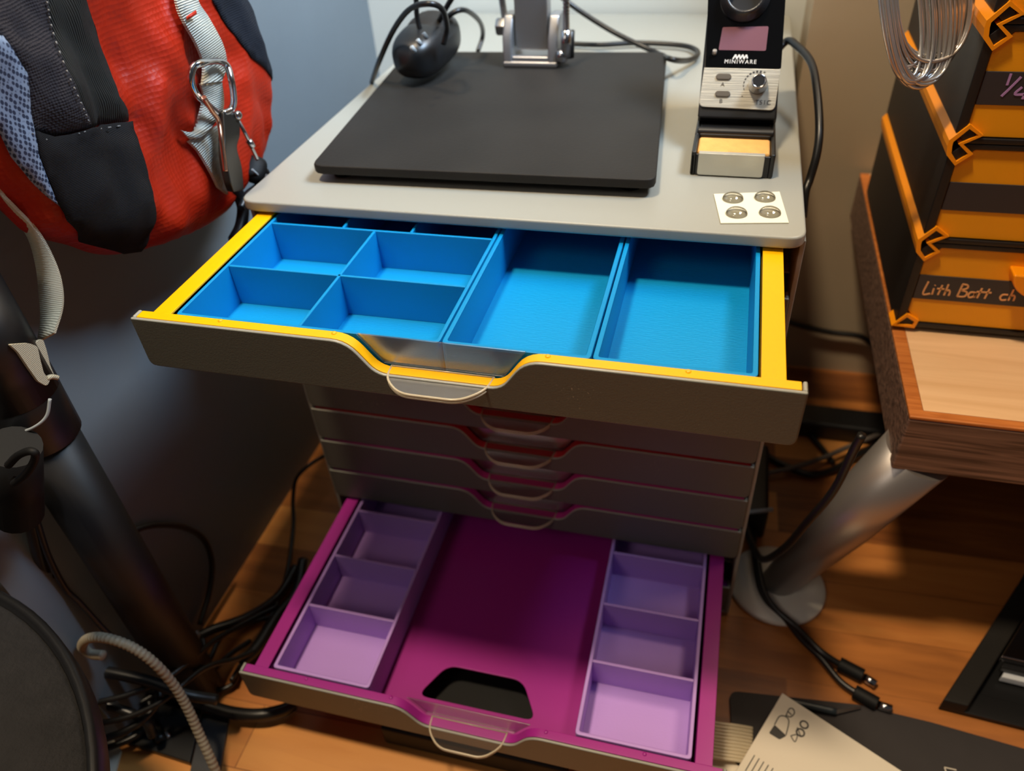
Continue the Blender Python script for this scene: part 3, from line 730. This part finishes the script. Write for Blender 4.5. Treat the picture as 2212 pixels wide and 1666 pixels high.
tube(bm, [px(u, v, 0, -.157) for u, v in ((560, 360), (575, 375), (560, 400), (535, 420), (520, 450))], .0022, 8); obj('cord', bm, m_black, ck)
bm = B()
for du in (0, 5, 10): tube(bm, [px(545+du, 366+du, 0, -.1535), px(556+du, 378+du, 0, -.1535)], .0006, 6, 0)
obj('ridge', bm, m_grey, ck)
# cream webbing loop hanging below the pack
hs = thing('webbing_loop', tuple(px(110, 640, 0, -.178)), 'cream webbing strap hanging in a loop at the left edge, under the backpack', 'strap')
X1, X2 = -.185, -.176
A = [(-60, 340), (0, 425), (36, 472), (65, 520), (80, 580), (85, 640), (88, 690), (82, 740)]; Bb = [(-40, 330), (0, 411), (30, 445), (78, 495), (110, 548), (132, 605), (136, 660), (118, 720)]
bm = B(); ribbon(bm, [px(u, v, 0, X1) for u, v in A], [px(u, v, 0, X2) for u, v in Bb], .0013)
A = [(82, 740), (60, 742), (30, 742)]; Bb = [(110, 722), (70, 758), (40, 770)]
obj('strap', bm, m_cream, hs, smooth=False)
bm = B()
for pl, xx in ((((18, 744), (60, 741), (78, 748), (84, 775), (92, 806), (106, 822), (98, 834), (80, 824), (60, 796), (36, 760)), X2), (((62, 744), (90, 732), (98, 756), (106, 790), (116, 814), (100, 818), (84, 790), (76, 760)), X2-.004)):
    prism(bm, roundpoly([tuple(px(u, v, 0, xx).yz) for u, v in pl], .0012, 3), 'x', xx-.0007, xx+.0007)
tube(bm, [px(u, v, 0, X2) for u, v in ((100, 818), (112, 814), (124, 816))], .0012, 6)
obj('folded_end', bm, m_cream, hs)

# ------------------------------------------------------------------ black pole stand
PX, PY = -.1945, -.130
ps = thing('pole_stand', (PX, PY, 0), 'thick black vertical pole with clamp, standing on the floor at the left', 'stand')
bm = B(); lathe(bm, [(.0150, .004), (.0150, .236)], 32, Matrix.Translation((PX, PY, 0))); obj('pole', bm, mat('satin_black_tube', (20, 18, 18), .5), ps)
bm = B(); lathe(bm, [(.0150, .234), (.0172, .236), (.0176, .262), (.0168, .264)], 32, Matrix.Translation((PX, PY, 0)))
obj('collar', bm, m_black, ps)
bm = B(); lathe(bm, [(.0178, .262), (.0178, .318)], 32, Matrix.Translation((PX, PY, 0))); obj('upper_tube', bm, m_black, ps)
cl = Vector((PX, PY, 0))
bm = B()
z0, z1 = .196, .226
cc = px(40, 1050, 1, -.155)
tube(bm, [px(30, 965, 1, -.160), px(40, 1110, 1, -.160)], .0105, 20, 0)
obj('clamp', bm, m_rubber, ps)
bm = B(); tube(bm, [px(18, 1005, 1, -.172), px(38, 985, 1, -.172), px(62, 975, 1, -.172), px(76, 980, 1, -.172), px(72, 1000, 1, -.172), px(55, 1025, 1, -.172), px(30, 1045, 1, -.172)], .0016, 8); obj('clamp_ring', bm, m_rubber, ps)
bm = B(); tube(bm, [px(108, 862, 1, -.142), px(100, 900, 1, -.146), px(70, 925, 1, -.150), px(22, 942, 1, -.152), px(-20, 965, 1, -.152)], .0007, 6); obj('cord', bm, m_grey, ps)
a, b = px(270, 1575, 2, .004), px(405, 1630, 2, .004)
bm = B(); prism(bm, [tuple(px(u, v, 2, .005).xy) for u, v in ((300, 1480), (440, 1520), (410, 1648), (262, 1600))], 'z', .0005, .005); obj('foot_plate', bm, m_black, ps, bevel=.0008)
bm = B(); prism(bm, [tuple(px(u, v, 2, .003).xy) for u, v in ((440, 1540), (494, 1552), (470, 1690), (405, 1690))], 'z', .0005, .003); obj('foot_bar', bm, mat('dull_grey_steel', (70, 70, 72), .4, metal=.4), ps)
bm = B(); lathe(bm, [(.003, .005), (.003, .0065), (.0018, .0075)], 6, Matrix.Translation(px(361, 1590, 2, .005).xy.to_3d())); obj('bolt', bm, m_steel, ps)

# ------------------------------------------------------------------ round felt pad, bottom left corner
pts = [px(u, v, 2, .172) for u, v in ((0, 1272), (100, 1344), (196, 1532))]
def circ(a, b, c):
    ax, ay, bx, by, cx, cy = a.x, a.y, b.x, b.y, c.x, c.y
    d = 2*(ax*(by-cy)+bx*(cy-ay)+cx*(ay-by))
    ux = ((ax*ax+ay*ay)*(by-cy)+(bx*bx+by*by)*(cy-ay)+(cx*cx+cy*cy)*(ay-by))/d
    uy = ((ax*ax+ay*ay)*(cx-bx)+(bx*bx+by*by)*(ax-cx)+(cx*cx+cy*cy)*(bx-ax))/d
    return ux, uy, math.hypot(ax-ux, ay-uy)
cx, cy, cr = circ(*pts)
rs = thing('round_stool', (cx, cy, 0), 'round black felt-topped stool with raised rim in the bottom left corner', 'stool')
bm = B(); lathe(bm, [(cr-.014, .150), (cr-.002, .152), (cr, .158), (cr, .170), (cr-.0015, .1725), (cr-.004, .1715), (cr-.0055, .166)], 96, Matrix.Translation((cx, cy, 0))); obj('rim', bm, m_black, rs)
bm = B(); lathe(bm, [(cr-.0050, .160), (cr-.0055, .168), (cr*.7, .1700), (0, .171)], 96, Matrix.Translation((cx, cy, 0))); obj('seat', bm, m_pad, rs)
bm = B(); lathe(bm, [(.012, .004), (.012, .155)], 24, Matrix.Translation((cx, cy, 0))); lathe(bm, [(.03, 0), (.03, .005)], 32, Matrix.Translation((cx, cy, 0))); obj('pedestal', bm, m_black, rs)

# ------------------------------------------------------------------ cables on the floor, left
GL = 'black cables tangled on the floor left of the cabinet'
def fl(P): return [px(u, v, 2, z) for u, v, z in P]
left = [([(700, 985, .03), (668, 1005, .035), (640, 1035, .03), (633, 1080, .02), (634, 1130, .012), (628, 1190, .008), (620, 1240, .006), (600, 1300, .005), (570, 1360, .005), (530, 1420, .005), (500, 1470, .012)], .0016, 'thin black cable dropping from behind the cabinet to the floor on its left side'),
        ([(640, 1225, .006), (600, 1290, .006), (530, 1335, .007), (460, 1360, .008), (415, 1385, .010), (360, 1440, .016)], .0034, 'thick black cable running from under the purple drawer to the pole'),
        ([(600, 1330, .004), (540, 1345, .006), (480, 1375, .012), (455, 1420, .014), (430, 1450, .014), (370, 1480, .014), (300, 1520, .014), (250, 1545, .014), (200, 1556, .014)], .0018, 'thin black cable crossing below the pole towards the stool'),
        ([(170, 1455, .024), (230, 1462, .024), (300, 1475, .022), (380, 1500, .016), (440, 1522, .012), (500, 1540, .010), (560, 1545, .010), (610, 1535, .009), (635, 1522, .007)], .0042, 'thick black cable lying under the braided hose, ending at the purple drawer'),
        ([(170, 1475, .016), (220, 1498, .014), (270, 1520, .012), (320, 1550, .008), (350, 1600, .008)], .0034, 'thick black cable behind the stool rim'),
        ([(190, 1560, .012), (260, 1545, .012), (330, 1512, .010), (380, 1480, .008), (430, 1445, .007), (442, 1410, .007), (435, 1370, .008)], .0016, 'thin black cable bending round the foot of the pole'),
        ([(200, 1625, .010), (250, 1610, .010), (300, 1585, .009), (325, 1550, .009), (322, 1515, .012)], .0022, 'short black cable loop beside the white paper scrap'),
        ([(560, 1400, .004), (520, 1440, .006), (500, 1480, .006), (440, 1500, .007), (400, 1505, .012), (440, 1470, .016), (490, 1420, .012), (540, 1385, .005)], .0018, 'thin black cable loop between the pole and the purple drawer'),
        ([(180, 1490, .014), (260, 1480, .010), (330, 1460, .007), (350, 1430, .007)], .0020, 'black cable running left from the pole base under the hose')]
left += [([(150, 1440, .060), (230, 1452, .060), (320, 1472, .056), (400, 1500, .050), (470, 1512, .040)], .0036, 'thick black cable highest in the tangle, just below the braided hose'),
         ([(200, 1520, .050), (280, 1500, .052), (360, 1465, .052), (420, 1420, .048), (470, 1380, .035), (540, 1340, .020), (600, 1310, .010)], .0018, 'thin black cable rising over the pole foot towards the purple drawer'),
         ([(205, 1566, .040), (280, 1548, .042), (350, 1515, .044), (400, 1475, .044), (450, 1440, .035), (520, 1420, .020), (580, 1390, .008)], .0018, 'thin black cable parallel below the rising one, left of the purple drawer'),
         ([(215, 1600, .030), (270, 1580, .032), (320, 1545, .034), (345, 1505, .036), (330, 1475, .04)], .0024, 'black cable hooking upwards beside the stool rim'),
         ([(655, 1210, .012), (640, 1280, .010), (600, 1330, .010), (555, 1400, .012), (520, 1430, .014)], .0040, 'thick black cable hugging the left side of the purple drawer'),
         ([(180, 1500, .045), (240, 1525, .040), (310, 1555, .032), (330, 1590, .020)], .0030, 'black cable sloping down to the bolted foot plate')]
for P, r, lab in left: cable('floor_cable', fl(P), r, lab, group=GL)
cable('wall_cable', [px(u, v, 0, -.2165) for u, v in ((270, 1165), (300, 1143), (345, 1134), (400, 1140), (440, 1165), (458, 1215), (452, 1280), (432, 1350))], .0020, 'black cable arching across the dark wall behind the pole')
cable('hanging_cable', [px(u, v, 1, -.142) for u, v in ((52, 1110), (62, 1160), (80, 1215), (110, 1265), (150, 1320), (190, 1365), (235, 1400))], .0020, 'black cable hanging from the pole clamp, left of the pole', group='cables hanging from the pole clamp')
cable('hanging_cable', [px(u, v, 1, -.150) for u, v in ((72, 1100), (90, 1160), (108, 1210), (140, 1270), (170, 1300), (215, 1350), (250, 1385))], .0017, 'thinner black cable hanging from the pole clamp, nearest the pole', group='cables hanging from the pole clamp')
bm = B(); tube(bm, [px(u, v, 1, -.150) for u, v in ((60, 1090), (75, 1160), (92, 1225), (106, 1248))], .0034, 10); tag(obj('strap_end', bm, m_black, smooth=True), 'short black strap end dangling below the pole clamp', 'strap')
bm = B(); P = [px(u, v, 1, -.162) for u, v in ((222, 1416), (195, 1412), (178, 1396), (190, 1380), (225, 1378), (280, 1396), (330, 1430), (375, 1480))]+[px(u, v, 1, y) for u, v, y in ((405, 1530, -.165), (430, 1585, -.170), (455, 1640, -.176), (480, 1700, -.182))]
P = smooth_path(P, 24); tube(bm, P, .0027, 12, 0, rf=lambda t, i: .0027*(1.0, 1.06, 1.0, .84)[i % 4]); tag(obj('braided_hose', bm, m_hose, smooth=True), 'cream and grey ribbed hose curling over the cables at the bottom left', 'hose')
bm = B(); C = smooth_path(fl([(362, 1452, .030), (385, 1432, .032), (402, 1405, .034), (415, 1382, .034), (424, 1372, .034)]), 10)
for ph in (0, math.pi):
    tube(bm, [p+Vector((math.cos(i*.75+ph), math.sin(i*.75+ph)*.5, math.sin(i*.75+ph)))*.0017 for i, p in enumerate(C)], .0015, 8, 0)
tag(obj('twisted_cord', bm, m_grey, smooth=True), 'pale grey twisted cord at the foot of the pole', 'cord')
bm = B(); prism(bm, [tuple(px(u, v, 2, .002).xy) for u, v in ((205, 1572), (228, 1572), (240, 1590), (262, 1622), (240, 1700), (190, 1700))], 'z', .0004, .0020); tag(obj('paper_scrap', bm, m_paper), 'pale paper scrap on the floor beside the stool rim', 'paper')

# ------------------------------------------------------------------ wooden desk at the right
XD, YD, ZD = .2088, 0.0, .200
dk = thing('desk', (XD+.2, .15, ZD-.038), 'wooden desk top with maple surface, cherry edging and walnut sides on a slanted metal leg', 'desk')
bm = B(); box(bm, XD+.0072, .75, YD+.0060, .292, ZD-.002, ZD); obj('desk_top', bm, m_maple, dk)
bm = B(); prism(bm, [(XD, YD), (.75, YD), (.75, YD+.0060), (XD+.0072, YD+.0060), (XD+.0072, .292), (XD, .292)], 'z', ZD-.002, ZD+.0001); obj('edge_trim', bm, m_cherry, dk, bevel=.0006)
bm = B(); prism(bm, [(XD, YD), (.75, YD), (.75, .292), (XD, .292)], 'z', ZD-.038, ZD-.002); obj('side_board', bm, m_walnut, dk, bevel=.0012)
A_ = Vector((.1745, .034, .004)); T_ = px(1985, 975, 2, .162)
bm = B(); ax = T_-A_; lathe(bm, [(.0115, 0), (.0175, ax.length*.55), (.0192, ax.length)], 40, axis_M(A_, ax)); obj('leg', bm, mat('satin_chrome', (176, 170, 166), .36, metal=.8), dk)
bm = B(); lathe(bm, [(.0325, 0), (.0335, .002), (.0325, .0045), (.020, .0062), (0, .0066)], 56, Matrix.Translation((.1745, .034, 0))); obj('leg_foot', bm, mat('pale_leg_foot', (232, 226, 212), .35), dk)

# ------------------------------------------------------------------ orange and black drawer organizer
OX, OY, OZ, PT = .2093, .077, .2030, .0544
og = thing('parts_organizer', (OX+.08, OY, ZD), 'orange and black printed drawer organizer stacked on the wooden desk', 'organizer')
XR = .372
def cham(x0, x1, z0, z1, c): return [(x0+c, z0), (x1-c, z0), (x1, z0+c), (x1, z1-c), (x1-c, z1), (x0+c, z1), (x0, z1-c), (x0, z0+c)]
for k in range(5):
    z0 = OZ+PT*k; z1 = z0+PT
    oc = cham(OX, XR, z0+.0001, z1-.0001, .0055)
    if k == 0: oc[0] = (OX+.0002, z0+.0001); oc[7] = (OX, z0+.0004)
    bm = B(); ring_prism(bm, oc, cham(OX+.0045, XR-.0045, z0+.0028, z1-.0028, .0068), 'y', OY, .252)
    box(bm, OX+.004, XR-.004, .248, .252, z0+.0025, z1-.0025)
    obj('frame', bm, m_blackp, og, bevel=.0005, seg=1)
    bm = B(); prism(bm, cham(OX+.0049, XR-.0049, z0+.0032, z1-.0032, .0068), 'y', OY+.0015, OY+.004); box(bm, OX+.006, XR-.006, OY+.004, .246, z0+.0045, z1-.0035)
    d = obj('drawer', bm, m_orange, og, bevel=.0003, seg=1); ORG[d.name] = ORG[og.name]
    bm = B(); box(bm, OX+.0050, XR-.005, OY+.0009, OY+.0018, z0+.0187, z0+.0340); obj('label_strip', bm, m_blackl, d, bevel=.0002, seg=1)
    bm = B(); hc = (.2745, z0+.0425); prism(bm, [(hc[0]-.0185, hc[1]+.001)]+[(hc[0]+math.cos(a)*.0185, hc[1]+math.sin(a)*.0135) for a in [math.pi+math.pi*i/14 for i in range(15)]]+[(hc[0]+.0185, hc[1]+.001)], 'y', OY-.009, OY+.0016)
    obj('handle', bm, m_orangeh, d, bevel=.0025, seg=3)
    M0 = frame_M(Vector((OX+.005, OY+.0009, z0+.0187)), Vector((1, 0, 0)), Vector((0, 0, 1)), Vector((0, -1, 0)))
    if k == 0:
        def sc(L_, x, s): return [[(x+a*s, .0035+b*s) for a, b in l] for l in L_]
        s = .0080; bm = B()
        G = {'L': [[(.1, 1), (0, 0), (.45, .05)]], 'i': [[(0, .5), (0, 0)], [(.0, .72), (.03, .76)]], 't': [[(.1, .8), (.02, 0)], [(-.15, .5), (.3, .5)]], 'h': [[(.05, .9), (0, 0)], [(0, .3), (.18, .45), (.3, .3), (.3, 0)]],
             'B': [[(.08, 1), (0, 0)], [(.05, 1), (.4, .95), (.42, .7), (.08, .52)], [(.08, .52), (.5, .4), (.45, .05), (0, 0)]],
             'a': [[(.38, .42), (.1, .42), (0, .18), (.12, 0), (.35, .12), (.38, .42), (.40, .02)]], 'c': [[(.4, .45), (.1, .42), (0, .2), (.15, 0), (.42, .05)]]}
        xx = .0045
        for ch, adv in (('L', .62), ('i', .38), ('t', .44), ('h', .62), (' ', .28), ('B', .70), ('a', .62), ('t', .50), ('t', .50), (' ', .50), ('c', .60), ('h', .5), ('g', 0)):
            if ch in G: strokes(bm, sc(G[ch], xx, s), M0, .00085)
            xx += adv*s*.93
        obj('handwriting', bm, m_orangeink, d)
    if k == 2:
        bm = B(); Mi = M0.inverted()
        W4 = [[tuple((Mi @ px(u, v, 1, OY+.0009)).xy) for u, v in l] for l in (((2184, 159), (2175, 184)), ((2206, 166), (2182, 190), (2163, 208)), ((2208, 188), (2192, 203), (2214, 204)), ((2222, 186), (2208, 214)))]
        strokes(bm, W4, M0, .0010)
        obj('handwriting', bm, m_purpleink, d)
for k in range(0, 6):
    z = OZ+PT*k; bm = B()
    pts = [(-.0020, .0015), (.0040, .0088), (.0100, .0048), (.0024, .0002), (.0082, -.0046), (.0030, -.0096), (-.0012, -.0050), (-.0020, -.0010)]
    if k == 0: pts = [(-.0020, .0010), (.0035, .0080), (.0092, .0048), (.0085, .0010)]
    P = [(OX+.0012+a, z+b) for a, b in pts]; cxx = sum(p[0] for p in P)/len(P); n = len(P)
    def off(P, w):
        out = []
        for i in range(n):
            a = Vector(P[i-1]); b = Vector(P[i]); c = Vector(P[(i+1) % n]); d1 = (b-a).normalized(); d2 = (c-b).normalized()
            nr = Vector((d1.y+d2.y, -d1.x-d2.x)); nr = nr.normalized() if nr.length > 1e-6 else Vector((d1.y, -d1.x)); out.append(tuple(b+nr*w))
        return out
    ring_prism(bm, off(P, -.0012), off(P, .0010), 'y', OY-.0012, .2525 if k else OY+.012)
    obj('clip', bm, m_orangeh if k else m_orangeh, og)

# ------------------------------------------------------------------ coil of bare wire
bm = B(); c0 = px(1995, -10, 1, .085)
e1 = px(2100, -25, 1, .085)-c0; e2 = px(2012, 165, 1, .085)-c0
random.seed(3)
for i in range(36):
    t = i/35; lf = -.92+.30*t*t+random.uniform(-.05, .05); rg = -.05+1.15*t+random.uniform(-.05, .05)
    dp = .78+.26*math.sin(math.pi*min(1, t*1.15))**.5+random.uniform(-.06, .04); P = []
    jx = random.uniform(-.0012, .0012); jy = random.uniform(-.0035, .0035)
    for k in range(48):
        w = 2*math.pi*k/48
        q = c0+e1*((lf+rg)/2+(rg-lf)/2*math.copysign(abs(math.cos(w))**.85, math.cos(w)))+e2*(math.copysign(abs(math.sin(w))**.8, math.sin(w))*dp)
        q += Vector((jx, jy-.004+.010*math.cos(w)+.012*(t-.5), 0))
        P.append(q)
    tube(bm, P, .00092, 7, 0, closed=True)
cw = obj('wire_coil', bm, m_wire, smooth=True); tag(cw, 'hanging coil of bare silvery wire beside the organizer, top right', 'wire coil')

bm = B(); box(bm, -.060, .055, -.135, -.020, .0005, .020); tag(obj('cutout_darkener', bm, m_rubber, bevel=.002), 'black flat case added on the floor to darken the cutout of the purple drawer', 'case')  # block added under the drawer so the shaded cutout stays black

# ------------------------------------------------------------------ cables and bricks, right
GR = 'cables on the floor right of the cabinet'
cable('wall_cable', [px(u, v, 1, .290) for u, v in ((1690, 690), (1725, 702), (1760, 711), (1800, 719), (1845, 724), (1868, 732), (1886, 752), (1898, 780), (1912, 830))], .0026, 'black cable running along the taupe wall behind the yellow drawer')
cable('floor_cable', fl([(1625, 1030, .006), (1660, 1022, .006), (1720, 1008, .008), (1780, 988, .010), (1850, 958, .012), (1920, 930, .014)]), .0020, 'grey cable lying between the cabinet and the desk leg', m=mat('grey_cable', (98, 90, 84), .4), group=GR)
cable('floor_cable', fl([(1640, 965, .004), (1665, 990, .004), (1700, 1008, .004), (1750, 1025, .004), (1800, 1015, .004), (1840, 990, .006), (1900, 960, .006)]), .0028, 'black cable curving on the floor under the desk edge', group=GR)
cable('floor_cable', fl([(1735, 920, .004), (1755, 945, .004), (1780, 975, .004), (1800, 1000, .004)]), .0024, 'short black cable slanting down beneath the black power strip', group=GR)
cable('leg_cable', [px(u, v, 1, y) for u, v, y in ((1862, 940, -.020), (1843, 975, -.018), (1811, 1042, -.011), (1785, 1081, -.007), (1746, 1126, -.001), (1701, 1178, .008), (1662, 1206, .015), (1640, 1204, .025), (1622, 1170, .045), (1610, 1130, .066))], .0024, 'black cable draped in front of the slanted metal desk leg', group=GR)
for P, lab in (([(1625, 1120, .010), (1635, 1240, .012), (1654, 1295, .008), (1693, 1333, .006), (1732, 1382, .005), (1774, 1423, .005), (1815, 1472, .004), (1854, 1500, .0045)], 'long'), ([(1635, 1200, .018), (1648, 1270, .014), (1675, 1315, .011), (1720, 1355, .009), (1770, 1405, .009), (1812, 1434, .006), (1830, 1444, .0055)], 'short')):
    lead = lab == 'long'
    o = thing('power_lead', tuple(px(1750, 1400, 2, 0)), 'black lead with metal plug, %s of the two on the wood floor' % ('the longer and nearer' if lead else 'the shorter and farther'), 'power lead', 'twin black power leads')
    bm = B(); tube(bm, fl(P), .0022, 8); obj('cord', bm, m_cable, o)
    a, b, c, d = [(1845, 1494), (1895, 1522), (1897, 1523), (1926, 1532)] if lead else [(1812, 1434), (1864, 1461), (1866, 1462), (1892, 1479)]
    bm = B(); tube(bm, [px(*a, 2, .0048), px(*b, 2, .0048)], .0046, 12, 0); obj('plug_body', bm, m_rubber, o, bevel=.0006)
    bm = B(); tube(bm, [px(*c, 2, .0048), px(*d, 2, .0048)], .0027, 14, 0); obj('plug_tip', bm, m_steel, o)
bm = B(); a = px(1810, 935, 2, 0); box(bm, a.x-.045, a.x+.06, a.y-.012, a.y+.014, .0005, .018); tag(obj('power_strip', bm, m_black, bevel=.003), 'black power strip in the dark under the desk, near the wall', 'power strip')
bm = B(); a = px(1615, 1150, 2, 0); box(bm, .1475, .1655, .075, .150, .0005, .030); tag(obj('power_adapter', bm, m_black, bevel=.003), 'black power adapter on the floor between cabinet and desk leg', 'adapter')
cable('white_cable', fl([(1610, 1108, .034), (1640, 1104, .034), (1668, 1101, .031)]), .0016, 'short pale cable end on top of the black power adapter', m=m_grey)

# ------------------------------------------------------------------ black open box with papers, right edge
bx = thing('storage_box', tuple(px(2150, 1450, 2, 0)), 'black open-fronted box on the floor under the desk at the right edge', 'box')
a = px(2025, 1533, 2, 0).xy; b = px(2189, 1279, 2, 0).xy; dl = (b-a); dl3 = dl.to_3d().normalized(); rt = Vector((dl3.y, -dl3.x, 0))
ang = math.atan2(px(2212, 1580, 2, 0).y-a.y, px(2212, 1580, 2, 0).x-a.x)
rt = Vector((math.cos(ang), math.sin(ang), 0))
BM_ = frame_M(a.to_3d(), rt, dl3, Vector((0, 0, 1)))
Ld = dl.length
bm = B(); box(bm, 0, .12, 0, .018, 0.0005, .004, M=BM_); box(bm, 0, .12, 0, Ld+.05, .0005, .003, M=BM_); obj('base', bm, m_black, bx, bevel=.0006)
bm = B(); box(bm, 0, .014, 0, Ld, .003, .012, M=BM_); obj('side_rail', bm, m_blackm, bx, bevel=.001)
bm = B(); box(bm, 0, .14, Ld, Ld+.006, .003, .158, M=BM_); obj('back_panel', bm, m_black, bx, bevel=.001)
for k, (mt, lab) in enumerate(((mat('white_page_block', (210, 214, 220), .4), 'white-edged pad of paper lying lowest in the black box'), (m_black, 'black folder lying on the paper pad in the black box'), (m_steel, 'silver folder edge on top of the stack in the black box'))):
    p0 = px(2163, 1462-k*22, 2, .010+.006*k); bm = B()
    box(bm, 0, .10, 0, .05, 0, .0052, M=frame_M(p0-Vector((0, 0, .0052)), rt, dl3, Vector((0, 0, 1))))
    tag(obj('folder' if k else 'paper_pad', bm, mt, bevel=.0006), lab, 'folder' if k else 'paper pad', None)

# ------------------------------------------------------------------ mat, card, pouch and pen at the bottom right
bm = B(); prism(bm, roundpoly([tuple(px(u, v, 2, .002).xy) for u, v in ((1576, 1492), (1850, 1522), (2010, 1560), (2290, 1640), (2250, 1760), (1590, 1760))], [.006, 0, 0, 0, 0, 0], 5), 'z', .0003, .0020)
tag(obj('work_mat', bm, m_mat), 'dark charcoal mat on the wood floor at the bottom right', 'mat')
bm = B(); strokes(bm, [[tuple(px(u, v, 2, .0021).xy) for u, v in l] for l in (((2040, 1658), (2066, 1664)), ((2040, 1658), (2048, 1680)))], Matrix.Translation((0, 0, .0021)), .0006, .0001, 0)
tag(obj('corner_mark', bm, m_paper), 'pale printed corner line on the dark mat', 'mark')
wc = thing('white_box', tuple(px(1740, 1620, 2, .004)), 'flat white carton with dark printed symbols resting on the dark mat', 'carton')
Q = [px(u, v, 2, .020).xy for u, v in ((1690, 1497), (1985, 1690), (1760, 1800), (1560, 1715))]
bm = B(); prism(bm, [tuple(p) for p in Q], 'z', .0022, .020); obj('carton', bm, m_paper, wc, bevel=.0004)
ux = (Q[1]-Q[0]).normalized(); uy = Vector((ux.y, -ux.x))
def cpx(u, v):
    p = px(u, v, 2, .0201); return (p.x, p.y)
I4 = Matrix.Translation((0, 0, .0201)); bm = B()
prism(bm, roundpoly([cpx(1673, 1566), (cpx(1699, 1590)), cpx(1684, 1598), cpx(1661, 1584)], .0008, 3), 'z', .0200, .0202)
strokes(bm, [[cpx(u, v) for u, v in l] for l in (((1673, 1566), (1684, 1548), (1698, 1549), (1704, 1560), (1698, 1588)), ((1697, 1548), (1705, 1532), (1713, 1532), (1716, 1541), (1708, 1549), (1698, 1546)),
                                                ((1703, 1538), (1710, 1545)))], I4, .0006, .0002)
for (u, v) in ((1737, 1566), (1729, 1583)):
    c = Vector(cpx(u, v))
    strokes(bm, [[tuple(c+Vector((math.cos(w), math.sin(w)))*.0022) for w in [2*math.pi*k/10 for k in range(11)]]], I4, .0009, .0002)
strokes(bm, [[cpx(1708, 1590), cpx(1722, 1588), cpx(1717, 1603), cpx(1708, 1590)], [cpx(1722, 1572), cpx(1730, 1592)]], I4, .0005, .0002)
for k in range(5):
    u0, v0 = 1632+k*2-k*4, 1632+k*9
    strokes(bm, [[cpx(1630+k*10, 1632+k*7), cpx(1610+k*10, 1666+k*7)]], I4, .0005, .0002)
obj('printed_symbols', bm, m_ink, wc)
bm = B()
for k in range(11):
    u = 1545+k*2; v = 1566+k*7.5
    tube(bm, fl([(1500, v-14, .006), (1545, v-4, .009), (1590, v+2, .008), (1625, v+8, .005)]), .0011, 6)
tag(obj('clear_tube_bundle', bm, m_grip, smooth=True), 'bundle of clear tubing between the purple drawer and the white carton', 'tubing')
bm = B(); prism(bm, [tuple(px(u, v, 2, .004).xy) for u, v in ((1500, 1625), (1580, 1640), (1640, 1700), (1500, 1720))], 'z', .0022, .004); tag(obj('white_sheet', bm, m_paper), 'white sheet under the clear tubing at the bottom edge', 'paper')
pn = thing('craft_knife', tuple(px(1800, 1540, 2, .004)), 'slim dark craft knife with pale metal tip on the mat edge', 'knife')
bm = B(); tube(bm, [px(1700, 1515, 2, .0045), px(1760, 1528, 2, .0045), px(1806, 1538, 2, .0045)], .0024, 10, 4); obj('grip', bm, mat('blue_grey_grip', (44, 52, 58), .4), pn)
bm = B(); prism(bm, [tuple(px(u, v, 2, .004).xy) for u, v in ((1803, 1536), (1858, 1527), (1860, 1531), (1805, 1544))], 'z', .0035, .0045); obj('blade', bm, m_steel, pn)
